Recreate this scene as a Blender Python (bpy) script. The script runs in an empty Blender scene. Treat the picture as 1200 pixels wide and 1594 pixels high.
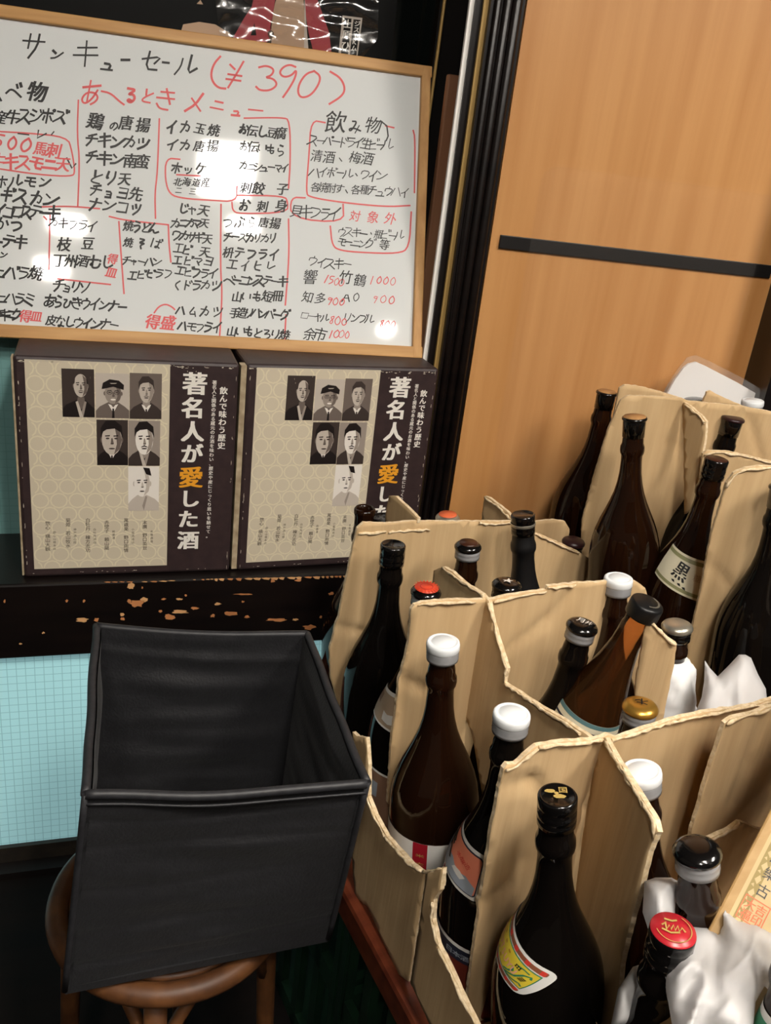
import bpy, bmesh, math, random
import numpy as np
from mathutils import Vector, noise
from mathutils.geometry import delaunay_2d_cdt
R = math.radians
random.seed(7)
S = bpy.context.scene
C = S.collection

# ------------------------------------------------------------------ camera
F, CX, CY = 1386.0, 600.0, 797.0           # focal length in pixels of the 1200x1594 frame
EYE = np.array([0.0, 0.0, 1.33])
def unit(v):
    v = np.array(v, float); return v / np.linalg.norm(v)
_X = unit([4400, -57, F]); _D = np.array([-395, 3203, F]); _D = unit(_D - _X * (_D @ _X))
_Z = -_D; _Y = np.cross(_Z, _X)
M = np.stack([_X, _Y, _Z])                  # world = M @ (right, down, forward)
def ray(px, py): return unit(M @ np.array([px - CX, py - CY, F]))
def on(px, py, N, d):                       # pixel -> point on the plane N.p = d
    r = ray(px, py); return EYE + r * ((d - EYE @ N) / (r @ N))
EX, EY_, EZ = np.eye(3)
def at_z(px, py, z): return on(px, py, EZ, z)
def at_y(px, py, y): return on(px, py, EY_, y)
def at_d(px, py, zc): return EYE + M @ (np.array([(px - CX) / F, (py - CY) / F, 1.0]) * zc)
cam = bpy.data.cameras.new('camera'); cam_o = bpy.data.objects.new('camera', cam); C.objects.link(cam_o)
from mathutils import Matrix
_r, _u, _b = M[:, 0], -M[:, 1], -M[:, 2]
cam_o.matrix_world = Matrix(((_r[0], _u[0], _b[0], EYE[0]), (_r[1], _u[1], _b[1], EYE[1]), (_r[2], _u[2], _b[2], EYE[2]), (0, 0, 0, 1)))
cam.sensor_fit = 'AUTO'; cam.sensor_width = 36.0; cam.lens = 36.0 * F / 1594.0
cam.clip_start = 0.02; cam.clip_end = 50
S.camera = cam_o

# ------------------------------------------------------------------ world, exposure
S.view_settings.view_transform = 'Standard'
S.view_settings.look = 'None'
S.view_settings.gamma = 1.0
S.view_settings.use_curve_mapping = False
S.view_settings.exposure = 1.08
W = bpy.data.worlds.new('world'); S.world = W; W.use_nodes = True
W.node_tree.nodes['Background'].inputs[0].default_value = (1.0, 0.86, 0.70, 1)
W.node_tree.nodes['Background'].inputs[1].default_value = 0.03
LAMP_MAIN, LAMP_STRIP, LAMP_ROOM = 68.0, 115.0, 25.0
LAMP_COLOR = (1.0, 0.935, 0.845)

# ------------------------------------------------------------------ materials
def lin(h):
    h = h.lstrip('#'); o = []
    for i in (0, 2, 4):
        c = int(h[i:i + 2], 16) / 255
        o.append(c / 12.92 if c <= .04045 else ((c + .055) / 1.055) ** 2.4)
    return (*o, 1)
MATS = {}
def mat(name, col='#808080', rough=.5, metal=0, spec=.5, coat=0, trans=0, ior=1.45, sheen=0, emit=None, estr=0):
    m = bpy.data.materials.new(name); m.use_nodes = True
    b = m.node_tree.nodes['Principled BSDF']
    b.inputs['Base Color'].default_value = lin(col) if isinstance(col, str) else (*col, 1)
    b.inputs['Roughness'].default_value = rough; b.inputs['Metallic'].default_value = metal
    b.inputs['Specular IOR Level'].default_value = spec; b.inputs['Coat Weight'].default_value = coat
    b.inputs['Transmission Weight'].default_value = trans; b.inputs['IOR'].default_value = ior
    b.inputs['Sheen Weight'].default_value = sheen
    if emit: b.inputs['Emission Color'].default_value = (*emit, 1); b.inputs['Emission Strength'].default_value = estr
    MATS[name] = m
    return m
def nt(m):
    t = m.node_tree
    return t, t.nodes['Principled BSDF'], (lambda k, **kw: _new(t, k, kw))
def _new(t, k, kw):
    n = t.nodes.new(k)
    for a, v in kw.items(): setattr(n, a, v)
    return n
def mottled(name, c1, c2, scale=(8, 8, 8), rough=.5, bump=0, bscale=None, detail=4, lo=.35, hi=.65, **kw):
    """two colours mixed by stretched noise in object space, with an optional bump"""
    m = mat(name, c1, rough, **kw); t, b, new = nt(m)
    tc = new('ShaderNodeTexCoord'); mp = new('ShaderNodeMapping'); mp.inputs['Scale'].default_value = scale
    nz = new('ShaderNodeTexNoise'); nz.inputs['Scale'].default_value = 1; nz.inputs['Detail'].default_value = detail
    rp = new('ShaderNodeValToRGB'); rp.color_ramp.elements[0].position = lo; rp.color_ramp.elements[1].position = hi
    rp.color_ramp.elements[0].color = lin(c1); rp.color_ramp.elements[1].color = lin(c2)
    t.links.new(tc.outputs['Object'], mp.inputs['Vector']); t.links.new(mp.outputs[0], nz.inputs['Vector'])
    t.links.new(nz.outputs['Fac'], rp.inputs[0]); t.links.new(rp.outputs[0], b.inputs['Base Color'])
    if bump:
        mp2 = new('ShaderNodeMapping'); mp2.inputs['Scale'].default_value = bscale or scale
        n2 = new('ShaderNodeTexNoise'); n2.inputs['Scale'].default_value = 1; n2.inputs['Detail'].default_value = 3
        bp = new('ShaderNodeBump'); bp.inputs['Strength'].default_value = 1; bp.inputs['Distance'].default_value = bump
        t.links.new(tc.outputs['Object'], mp2.inputs['Vector']); t.links.new(mp2.outputs[0], n2.inputs['Vector'])
        t.links.new(n2.outputs['Fac'], bp.inputs['Height']); t.links.new(bp.outputs[0], b.inputs['Normal'])
    return m

mottled('black_lacquer', '#0b0707', '#140d0b', (6, 6, 40), .35)
mottled('dark_wall', '#0c0808', '#17100e', (3, 3, 3), .6)
mottled('floor_dark', '#0b0605', '#130a07', (3, 20, 3), .8, spec=.2)
mat('ceiling_paint', '#8f7d66', .8)
mat('dark_glass', '#0a0d0c', .07, spec=.6)
mottled('door_oak', '#c8925a', '#b67e47', (26, 26, 1.1), .42, bump=.0004, bscale=(90, 90, 2), coat=.12)
mat('handle_black', '#0d0908', .45)
mat('brass', '#a98a52', .4, metal=.25)
mat('white_strip', '#ebe8e2', .5)
mottled('pink_wood', '#cf9c77', '#b98361', (30, 30, 2), .5)
mottled('frame_oak', '#c99a5f', '#b07f46', (4, 60, 60), .45, bump=.0003)
mottled('frame_oak_side', '#c99a5f', '#b07f46', (60, 60, 4), .45, bump=.0003)
mat('board_white', '#dfe2e2', .045, spec=.85)
mat('marker_black', '#161413', .5)
mat('marker_faint', '#8d8d8d', .5)
mat('marker_red', '#d9585a', .5)
mat('marker_red_dark', '#b23a3c', .5)
mat('black_board', '#060606', .4)
# sake boxes
mottled('box_brown', '#2f2324', '#382a2a', (60, 60, 60), .48)
mottled('box_edge', '#b5a488', '#8f7d62', (50, 50, 50), .7)
mat('box_beige', '#cbbfa8', .55)
mat('box_ring', '#d9ceb2', .55)
mat('print_white', '#e8e3da', .5)
mat('print_gold', '#e8a02c', .45)
mat('print_ink', '#5b5148', .6)
for i, c in enumerate(('#1a1211', '#3a302c', '#6b5f58', '#978b81', '#bfb4a8', '#e6dfd6')): mat('tone_%s' % 'abcdef'[i], c, .5)
mat('wear_white', '#c9bfae', .8)
# basket, stool
mottled('basket_cloth', '#131316', '#1a1a1d', (120, 120, 120), .62, bump=.0006, bscale=(300, 300, 300), sheen=.05)
mottled('basket_piping', '#202023', '#2a2a2d', (120, 120, 120), .5)
mottled('cane_wood', '#664022', '#472a15', (30, 30, 30), .5)
mottled('cane_weave', '#6f4826', '#5a3a1d', (200, 200, 20), .6)
# cartons
mottled('cardboard', '#c4a67c', '#b99b71', (70, 70, 5), .82, bump=.0005, bscale=(160, 160, 8))
mottled('cardboard_edge', '#e3cfae', '#c8ae86', (200, 200, 200), .9, bump=.001, bscale=(220, 220, 220))
mottled('plank_red', '#6b3420', '#4c2114', (4, 50, 50), .28, coat=.4)
mottled('crate_green', '#15301f', '#10271a', (20, 20, 20), .45)
# bottles
def glass(name, col, rough=.05):
    m = mat(name, col, rough, trans=1.0, ior=1.5); return m
mat('brown_glass', (.020, .007, .003), .05, trans=.5, ior=1.5, spec=.32)
mat('black_glass', (.004, .003, .0025), .06, spec=.22)
mat('matte_black', '#101011', .38)
mat('sleek_black', '#0b0a0a', .16, coat=.4)
mat('cap_white', '#dfe2e4', .5)
mat('cap_clear', '#a9a9ab', .25, trans=.35)
mat('cap_dark_brown', '#3b2015', .3)
mat('cap_cork', '#a57a4c', .5)
mat('cap_red', '#d2462c', .4)
mat('cap_crimson', '#a8202a', .3)
mat('cap_orange', '#d4653c', .45)
mat('cap_gold', '#c99a45', .28, metal=.8)
mat('cap_silver', '#b9b3a4', .3, metal=.8)
mat('cap_maroon', '#2a1417', .35)
mat('gold_ink', '#cbb067', .35, metal=.4)
mat('silver_ink', '#c9c4bc', .4)
for n, c in dict(label_white='#e3e1dc', label_cream='#d9d2b8', label_yellow='#e2c93d', label_green='#2f7f5e', label_olive='#8b8a62',
                 label_red='#d23b30', label_brown='#8a5138', label_salmon='#ea8a6c', label_navy='#262a3a', label_sky='#9aa3ae',
                 label_pink='#e9a596', label_ruby='#a3182a', label_beige='#b59f86', label_teal='#54767a', label_black='#131211',
                 label_rust='#6e2b1e', label_ochre='#b58a22', label_tan='#8a6a55').items(): mat(n, c, .45)
# plastics
def film(name, tint, white, rough):
    m = bpy.data.materials.new(name); m.use_nodes = True; t = m.node_tree; b = t.nodes['Principled BSDF']
    b.inputs['Base Color'].default_value = lin(white); b.inputs['Roughness'].default_value = rough
    tr = t.nodes.new('ShaderNodeBsdfTransparent'); mx = t.nodes.new('ShaderNodeMixShader'); mx.inputs[0].default_value = tint
    t.links.new(tr.outputs[0], mx.inputs[1]); t.links.new(b.outputs[0], mx.inputs[2])
    t.links.new(mx.outputs[0], t.nodes['Material Output'].inputs['Surface']); MATS[name] = m
film('clear_film', .07, '#f2f2f2', .10)
def glossy_film(name, k, rough):
    m = bpy.data.materials.new(name); m.use_nodes = True; t = m.node_tree; t.nodes.remove(t.nodes['Principled BSDF'])
    tr = t.nodes.new('ShaderNodeBsdfTransparent'); gl = t.nodes.new('ShaderNodeBsdfGlossy'); gl.inputs['Roughness'].default_value = rough
    mx = t.nodes.new('ShaderNodeMixShader'); mx.inputs[0].default_value = k; t.links.new(tr.outputs[0], mx.inputs[1]); t.links.new(gl.outputs[0], mx.inputs[2])
    t.links.new(mx.outputs[0], t.nodes['Material Output'].inputs['Surface']); MATS[name] = m
glossy_film('sleeve_film', .14, .16)
film('acrylic', .009, '#f4ece4', .08)
film('clear_brown', .35, '#1c0a04', .06)
def tinted_glass(name, col):
    m = bpy.data.materials.new(name); m.use_nodes = True; t = m.node_tree
    t.nodes.remove(t.nodes['Principled BSDF'])
    tr = t.nodes.new('ShaderNodeBsdfTransparent'); tr.inputs[0].default_value = (*col, 1)
    gl = t.nodes.new('ShaderNodeBsdfGlossy'); gl.inputs['Roughness'].default_value = .05
    fr = t.nodes.new('ShaderNodeLayerWeight'); fr.inputs[0].default_value = .25
    mx = t.nodes.new('ShaderNodeMixShader')
    df = t.nodes.new('ShaderNodeBsdfTranslucent'); df.inputs[0].default_value = (.42, .17, .055, 1); d2 = t.nodes.new('ShaderNodeBsdfDiffuse'); d2.inputs[0].default_value = (.30, .12, .04, 1)
    a1 = t.nodes.new('ShaderNodeMixShader'); a1.inputs[0].default_value = .5; t.links.new(df.outputs[0], a1.inputs[1]); t.links.new(d2.outputs[0], a1.inputs[2])
    a2 = t.nodes.new('ShaderNodeMixShader'); a2.inputs[0].default_value = .13; t.links.new(tr.outputs[0], a2.inputs[1]); t.links.new(a1.outputs[0], a2.inputs[2])
    t.links.new(fr.outputs['Fresnel'], mx.inputs[0]); t.links.new(a2.outputs[0], mx.inputs[1]); t.links.new(gl.outputs[0], mx.inputs[2])
    t.links.new(mx.outputs[0], t.nodes['Material Output'].inputs['Surface']); MATS[name] = m
tinted_glass('empty_glass', (.86, .56, .33))
m = mat('bag_plastic', '#e4e2e2', .38, spec=.4)
t, b, new = nt(m); tl_ = new('ShaderNodeBsdfTranslucent'); tl_.inputs[0].default_value = lin('#dcdadb'); mx = new('ShaderNodeMixShader'); mx.inputs[0].default_value = .35
tp = new('ShaderNodeBsdfTransparent'); m2 = new('ShaderNodeMixShader'); m2.inputs[0].default_value = .12
t.links.new(b.outputs[0], mx.inputs[1]); t.links.new(tl_.outputs[0], mx.inputs[2]); t.links.new(mx.outputs[0], m2.inputs[1]); t.links.new(tp.outputs[0], m2.inputs[2])
t.links.new(m2.outputs[0], t.nodes['Material Output'].inputs['Surface'])
m = mat('foam_net', '#e3e3e3', .7)
mat('sheet_white', '#efecea', .5)
mottled('paulownia', '#b08f5e', '#a17f4e', (10, 90, 90), .6)
mat('paper_cream', '#bda67a', .7)
mat('ornament_olive', '#8d7a45', .6)
mat('seal_red', '#d0714f', .7)
mat('poster_black', '#040404', .5, spec=.15)
mat('poster_red', '#a02f38', .4)
mat('poster_skin', '#b49478', .5)
mat('steel', '#b3aea8', .25, metal=.9)
mat('lamp_housing', '#b8b4ac', .5)
mat('lamp_main', '#ffffff', emit=LAMP_COLOR, estr=LAMP_MAIN)
mat('lamp_strip', '#ffffff', emit=LAMP_COLOR, estr=LAMP_STRIP)
mat('lamp_room', '#ffffff', emit=LAMP_COLOR, estr=LAMP_ROOM)
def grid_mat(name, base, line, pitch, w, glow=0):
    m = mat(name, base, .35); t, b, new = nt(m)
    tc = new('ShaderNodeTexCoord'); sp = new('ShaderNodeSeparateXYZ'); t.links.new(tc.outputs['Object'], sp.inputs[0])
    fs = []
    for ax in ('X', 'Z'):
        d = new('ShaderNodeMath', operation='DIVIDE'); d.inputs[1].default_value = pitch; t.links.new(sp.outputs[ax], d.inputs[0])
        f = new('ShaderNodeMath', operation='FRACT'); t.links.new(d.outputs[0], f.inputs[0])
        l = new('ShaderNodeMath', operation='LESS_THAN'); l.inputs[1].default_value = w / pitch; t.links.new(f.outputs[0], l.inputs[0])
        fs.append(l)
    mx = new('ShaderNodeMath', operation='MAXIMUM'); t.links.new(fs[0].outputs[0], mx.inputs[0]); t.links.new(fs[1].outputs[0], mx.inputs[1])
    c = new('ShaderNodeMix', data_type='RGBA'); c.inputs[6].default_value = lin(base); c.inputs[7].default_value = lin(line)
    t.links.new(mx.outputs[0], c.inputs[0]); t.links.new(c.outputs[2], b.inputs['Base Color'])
    if glow: t.links.new(c.outputs[2], b.inputs['Emission Color']); b.inputs['Emission Strength'].default_value = glow   # glow added to the pane's colour to brighten it
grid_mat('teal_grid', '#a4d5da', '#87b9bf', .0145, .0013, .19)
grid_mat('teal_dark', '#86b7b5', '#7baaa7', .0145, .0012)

# ------------------------------------------------------------------ mesh builder
class MB:
    def __init__(s): s.v = []; s.f = []; s.m = []; s.sm = []
    def add(s, verts, faces, m, smooth=False):
        o = len(s.v); s.v += [tuple(float(c) for c in p) for p in verts]
        for f in faces: s.f.append([i + o for i in f]); s.m.append(m); s.sm.append(smooth)
    def box(s, c, e, m, ax=None):           # centre, half sizes, axes
        ax = np.eye(3) if ax is None else ax; c = np.array(c, float)
        P = [c + ax[0] * e[0] * i + ax[1] * e[1] * j + ax[2] * e[2] * k for k in (-1, 1) for j in (-1, 1) for i in (-1, 1)]
        s.add(P, [(0, 2, 3, 1), (4, 5, 7, 6), (0, 1, 5, 4), (2, 6, 7, 3), (0, 4, 6, 2), (1, 3, 7, 5)], m)
    def bx(s, x0, x1, y0, y1, z0, z1, m): s.box(((x0 + x1) / 2, (y0 + y1) / 2, (z0 + z1) / 2), (abs(x1 - x0) / 2, abs(y1 - y0) / 2, abs(z1 - z0) / 2), m)
    def hexa(s, bottom, top, m):            # four bottom points and four top points, same order
        s.add(list(bottom) + list(top), [(3, 2, 1, 0), (4, 5, 6, 7), (0, 1, 5, 4), (1, 2, 6, 5), (2, 3, 7, 6), (3, 0, 4, 7)], m)
    def prism(s, pts, off, m, side=None):   # polygon extruded by a vector
        n = len(pts); P = [np.array(p) for p in pts]; off = np.array(off)
        s.add(P + [p + off for p in P], [list(range(n)), list(range(2 * n - 1, n - 1, -1))], m)
        s.add(P + [p + off for p in P], [(i, i + n, (i + 1) % n + n, (i + 1) % n) for i in range(n)], side or m)
    def lathe(s, base, axis, prof, m, seg=40, smooth=True, wob=None, cap=True):   # prof: (distance along axis, radius[, material])
        a = unit(axis); h = np.array([0, 0, 1.]) if abs(a[2]) < .9 else np.array([1., 0, 0])
        e1 = unit(np.cross(a, h)); e2 = np.cross(a, e1); base = np.array(base)
        V = []; 
        for i, p in enumerate(prof):
            for k in range(seg):
                t = 2 * math.pi * k / seg; r = p[1] * (1 + (wob(t, p[0]) if wob else 0))
                V.append(base + a * p[0] + (e1 * math.cos(t) + e2 * math.sin(t)) * r)
        for i in range(len(prof) - 1):
            mm = prof[i + 1][2] if len(prof[i + 1]) > 2 else m
            s.add(V[i * seg:(i + 2) * seg], [(k, (k + 1) % seg, (k + 1) % seg + seg, k + seg) for k in range(seg)], mm, smooth)
        if cap:
            if prof[0][1] > 1e-5: s.add(V[:seg], [list(range(seg - 1, -1, -1))], prof[0][2] if len(prof[0]) > 2 else m)
            if prof[-1][1] > 1e-5: s.add(V[-seg:], [list(range(seg))], prof[-1][2] if len(prof[-1]) > 2 else m)
    def tube(s, path, r, m, seg=10, closed=False):
        P = [np.array(p, float) for p in path]; n = len(P); V = []
        up = np.array([0.03, 0.02, 1.])
        for i in range(n):
            t = unit(P[(i + 1) % n] - P[i - 1]) if closed else unit(P[min(i + 1, n - 1)] - P[max(i - 1, 0)])
            u = up - t * (up @ t); u = unit(u) if np.linalg.norm(u) > .05 else unit(np.cross(t, [1, 0.1, 0])); w = np.cross(t, u)
            rr = r[i] if hasattr(r, '__len__') else r
            for k in range(seg):
                a = 2 * math.pi * k / seg; V.append(P[i] + (u * math.cos(a) + w * math.sin(a)) * rr)
        F_ = [(i * seg + k, i * seg + (k + 1) % seg, ((i + 1) % n) * seg + (k + 1) % seg, ((i + 1) % n) * seg + k)
              for i in range(n if closed else n - 1) for k in range(seg)]
        s.add(V, F_, m, True)
        if not closed: s.add(V[:seg], [list(range(seg - 1, -1, -1))], m); s.add(V[-seg:], [list(range(seg))], m)
    def build(s, name, parent=None, weld=True, fix=True, bevel=0):
        me = bpy.data.meshes.new(name); org = np.array(parent['_org'] if parent else (0, 0, 0))
        me.from_pydata([tuple(np.array(p) - org) for p in s.v], [], s.f)
        names = []
        for m_ in s.m:
            if m_ not in names: names.append(m_)
        for n_ in names: me.materials.append(MATS[n_])
        me.polygons.foreach_set('material_index', [names.index(m_) for m_ in s.m])
        me.polygons.foreach_set('use_smooth', s.sm)
        if weld or fix:
            bm = bmesh.new(); bm.from_mesh(me)
            if weld: bmesh.ops.remove_doubles(bm, verts=bm.verts, dist=1e-6)
            if fix: bmesh.ops.recalc_face_normals(bm, faces=bm.faces)
            bm.to_mesh(me); bm.free()
        o = bpy.data.objects.new(name, me); C.objects.link(o)
        if parent: o.parent = parent
        o['_org'] = tuple(float(c) for c in org)
        if bevel:
            b_ = o.modifiers.new('bevel', 'BEVEL'); b_.width = bevel; b_.segments = 2; b_.limit_method = 'ANGLE'
        return o
def tag(o, label, cat, group=None, kind=None):
    o['label'] = label; o['category'] = cat
    if group: o['group'] = group
    if kind: o['kind'] = kind
    return o
def struct(o): o['kind'] = 'structure'; return o
def thing(name, label, cat, loc, group=None):
    o = bpy.data.objects.new(name, None); C.objects.link(o); o.location = [float(c) for c in loc]; o.empty_display_size = .05
    o['_org'] = tuple(float(c) for c in loc)
    return tag(o, label, cat, group)

# ------------------------------------------------------------------ filled outlines
def inside(p, poly):
    x, y = p; c = False; n = len(poly)
    for i in range(n):
        x1, y1 = poly[i]; x2, y2 = poly[i - 1]
        if (y1 > y) != (y2 > y) and x < (x2 - x1) * (y - y1) / (y2 - y1) + x1: c = not c
    return c
def resample(poly, step, jit=0, closed=True):
    o = []; n = len(poly)
    for i in range(n if closed else n - 1):
        a, b_ = np.array(poly[i], float), np.array(poly[(i + 1) % n], float); L = np.linalg.norm(b_ - a); k = max(1, int(round(L / step)))
        for j in range(k):
            p = a + (b_ - a) * j / k
            if jit and j: p = p + np.array([random.uniform(-jit, jit), random.uniform(-jit, jit)])
            o.append(tuple(p))
    if not closed: o.append(tuple(poly[-1]))
    return o
def fill(poly, step, jit=0, bstep=None):
    """outline -> (points, triangles) with a grid of inner points"""
    b_ = resample(poly, bstep or step, jit); n = len(b_)
    xs = [p[0] for p in b_]; ys = [p[1] for p in b_]; pts = list(b_)
    x = min(xs) + step / 2
    while x < max(xs):
        y = min(ys) + step / 2
        while y < max(ys):
            if inside((x, y), b_):
                if min((x - q[0]) ** 2 + (y - q[1]) ** 2 for q in b_) > (.35 * step) ** 2: pts.append((x, y))
            y += step
        x += step
    r = delaunay_2d_cdt([Vector(p) for p in pts], [(i, (i + 1) % n) for i in range(n)], [], 1, 1e-9)
    return [tuple(v) for v in r[0]], [list(f) for f in r[2]]
def border(tris):
    e = {}
    for f in tris:
        for i in range(len(f)):
            a, b_ = f[i], f[(i + 1) % len(f)]; e.setdefault((min(a, b_), max(a, b_)), []).append((a, b_))
    return [v[0] for v in e.values() if len(v) == 1]
def slab(mb, poly2, to3, n, thick, m, edge, step, jit=0, disp=None, bstep=None, smooth=True):
    """outline in plane coordinates -> slab of its own thickness behind the plane; n points to the viewer's side"""
    P, T = fill(poly2, step, jit, bstep); n = np.array(n)
    A = [to3(p) + n * (disp(p) if disp else 0) for p in P]; k = len(A); B = [a - n * thick for a in A]
    mb.add(A, T, m, smooth); mb.add(B, [t[::-1] for t in T], m, smooth)
    mb.add(A + B, [(a, b_, b_ + k, a + k) for a, b_ in border(T)], edge)

# ------------------------------------------------------------------ printing on surfaces
class Flat:
    def __init__(s, o, ex, ey, n=None):
        s.o = np.array(o, float); s.ex = np.array(ex, float); s.ey = np.array(ey, float)
        s.n = unit(n if n is not None else np.cross(ex, ey))
    def pt(s, x, y, layer): return s.o + s.ex * x + s.ey * y + s.n * (layer * .00025)
class Pix(Flat):                                # positions measured in the photograph, laid on a real plane
    def __init__(s, N, d, n): s.N = np.array(N, float); s.d = d; s.n = unit(n)
    def pt(s, x, y, layer): return on(x, y, s.N, s.d) + s.n * (layer * .00025)
def poly(mb, sf, pts, m, layer=1, step=None):
    if step: P, T = fill(pts, step); mb.add([sf.pt(*p, layer) for p in P], T, m, True)
    else: mb.add([sf.pt(*p, layer) for p in pts], [list(range(len(pts)))], m)
def rect(mb, sf, x0, y0, x1, y1, m, layer=1, step=None): poly(mb, sf, [(x0, y0), (x1, y0), (x1, y1), (x0, y1)], m, layer, step)
def oval(cx, cy, rx, ry, n=20, a0=0, a1=360):
    return [(cx + rx * math.cos(R(a0 + (a1 - a0) * i / n)), cy + ry * math.sin(R(a0 + (a1 - a0) * i / n))) for i in range(n if abs(a1 - a0) == 360 else n + 1)]
def rrect(x0, y0, x1, y1, r, ry=None, n=5):
    ry = ry or r; o = []
    for cx, cy, a in ((x1 - r, y1 - ry, 0), (x0 + r, y1 - ry, 90), (x0 + r, y0 + ry, 180), (x1 - r, y0 + ry, 270)):
        o += [(cx + r * math.cos(R(a + 90 * i / n)), cy + ry * math.sin(R(a + 90 * i / n))) for i in range(n + 1)]
    return o
def stroke(mb, sf, pts, w, m, layer=2, sub=None):
    P = [np.array(p, float) for p in (resample(pts, sub, closed=False) if sub else pts)]; n = len(P)
    L_, R_ = [], []
    for i in range(n):
        d = P[min(i + 1, n - 1)] - P[max(i - 1, 0)]; d = d / (np.linalg.norm(d) + 1e-12); q = np.array([-d[1], d[0]]) * w / 2
        e = (-d if i == 0 else d if i == n - 1 else d * 0) * w * .35
        L_.append(P[i] + q + e); R_.append(P[i] - q + e)
    mb.add([sf.pt(*p, layer) for p in L_ + R_], [(i, i + 1, i + 1 + n, i + n) for i in range(n - 1)], m)
def smooth(P, k=2):
    P = [np.array(p, float) for p in P]
    if len(P) < 3: return P
    for _ in range(k):
        Q = [P[0]]
        for a, b_ in zip(P[:-1], P[1:]): Q += [a * .75 + b_ * .25, a * .25 + b_ * .75]
        Q.append(P[-1]); P = Q
    return P
GLY = {}
def glyph(ch, bold=0.0):
    k = (ch, bold)
    if k not in GLY:
        c = bpy.data.curves.new('glyph', 'FONT'); c.body = ch; c.resolution_u = 3; c.offset = bold
        o = bpy.data.objects.new('glyph', c); C.objects.link(o); bpy.context.view_layer.update()
        me = bpy.data.meshes.new_from_object(o.evaluated_get(bpy.context.evaluated_depsgraph_get()))
        V = [(v.co.x, v.co.y) for v in me.vertices]; Fc = [list(p.vertices) for p in me.polygons]
        bpy.data.objects.remove(o); bpy.data.curves.remove(c); bpy.data.meshes.remove(me)
        xs = [v[0] for v in V] or [0, 1]
        cjk = ord(ch) > 0x2e00
        cx = .5 * (min(xs) + max(xs)) if not cjk else .47
        GLY[k] = ([(v[0] - cx, v[1] - (.38 if cjk else .35)) for v in V], Fc, max(xs) - min(xs))
    return GLY[k]
def char(mb, sf, ch, x, y, h, m, layer=2, rot=0, bold=0.0, up=1, sx=1.0, shear=0):
    """one character centred on (x, y); up = -1 where the surface's y runs downwards (photograph pixels)"""
    V, Fc, _ = glyph(ch); c, s = math.cos(rot), math.sin(rot)
    offs = [(0, 0)] if bold <= 0 else [(bold * i, bold * .35 * j) for i in (-1, 0, 1) for j in (-1, 1)]
    for k, (oa, ob) in enumerate(offs):
        out = []
        for a, b_ in V:
            a, b_ = (a + oa + shear * b_) * h * sx, (b_ + ob) * h * up
            out.append(sf.pt(x + a * c - b_ * s, y + a * s + b_ * c, layer + k * .04))
        mb.add(out, Fc, m)

# ------------------------------------------------------------------ room
mb = MB(); mb.bx(-2.2, 2.6, -3.2, 2.0, -.05, 0, 'floor_dark'); struct(mb.build('floor'))
mb = MB(); mb.bx(-2.2, 2.6, -3.2, 2.0, 2.45, 2.5, 'ceiling_paint'); struct(mb.build('ceiling'))
mb = MB(); mb.bx(-2.2, 2.6, 1.70, 1.8, 0, 2.45, 'dark_wall'); struct(mb.build('wall_back'))
# window pane of dark glass behind the board, with a frame
win = thing('window_1', 'dark glass window behind the whiteboard', 'window', (0, 1.67, .6)); win['kind'] = 'structure'
mb = MB(); mb.bx(-1.2, .56, 1.662, 1.668, .6, 2.2, 'dark_glass'); mb.build('window_pane', win)
mb = MB(); mb.bx(-1.2, .60, 1.655, 1.70, 2.2, 2.26, 'black_lacquer'); mb.bx(-1.25, -1.2, 1.655, 1.70, .6, 2.26, 'black_lacquer'); mb.build('window_frame', win)
# low wall under the sill and the sill itself
mb = MB(); mb.bx(-1.2, .62, 1.385, 1.70, 0, .5, 'dark_wall'); o = struct(mb.build('wall_front'))
SILL_F = 1.345
sill = thing('trim_1', 'black lacquered window sill with chipped front edge', 'sill', (0, SILL_F, .6)); sill['kind'] = 'structure'
mb = MB(); mb.bx(-1.2, .62, SILL_F, 1.70, .462, .6, 'black_lacquer'); mb.build('sill_board', sill, bevel=.004)
mat('chip_wood', '#c07f4e', .7); mat('chip_light', '#d3a06c', .7)
sf = Pix(EY_, SILL_F, -EY_); mb = MB()
chips = [(455, 212, 30, 16), (430, 205, 8, 8), (480, 200, 14, 10), (545, 198, 9, 4), (598, 198, 12, 4), (535, 238, 7, 5), (568, 257, 24, 9), (600, 241, 32, 7),
         (648, 228, 17, 7), (727, 214, 14, 5), (709, 254, 9, 6), (770, 246, 23, 9), (825, 258, 10, 5), (925, 267, 40, 6), (985, 266, 12, 4), (810, 182, 30, 3),
         (275, 268, 24, 8), (322, 266, 10, 7), (408, 250, 8, 7), (410, 264, 8, 6), (223, 204, 6, 5), (280, 204, 5, 6), (145, 310, 6, 4), (1030, 292, 24, 9), (1105, 180, 10, 6),
         (15, 205, 5, 7), (995, 135, 12, 5), (910, 138, 10, 6), (475, 160, 4, 5), (435, 155, 16, 14), (68, 347, 6, 3), (620, 185, 5, 4), (810, 207, 6, 4), (1070, 258, 5, 5)]
for x, y, w, h in chips:
    pts = []
    for k in range(14):
        a = 2 * math.pi * k / 14; q = random.uniform(.55, 1.15); pts.append((x / 2.143 + w / 2.143 * q * math.cos(a), 840 + y / 2.143 + h / 2.143 * q * math.sin(a)))
    poly(mb, sf, pts, random.choice(['chip_wood', 'chip_wood', 'chip_light']), 2)
edge = [(150, 905.5), (220, 905), (300, 902), (340, 900.5), (420, 899), (500, 897), (540, 896)]
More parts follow.
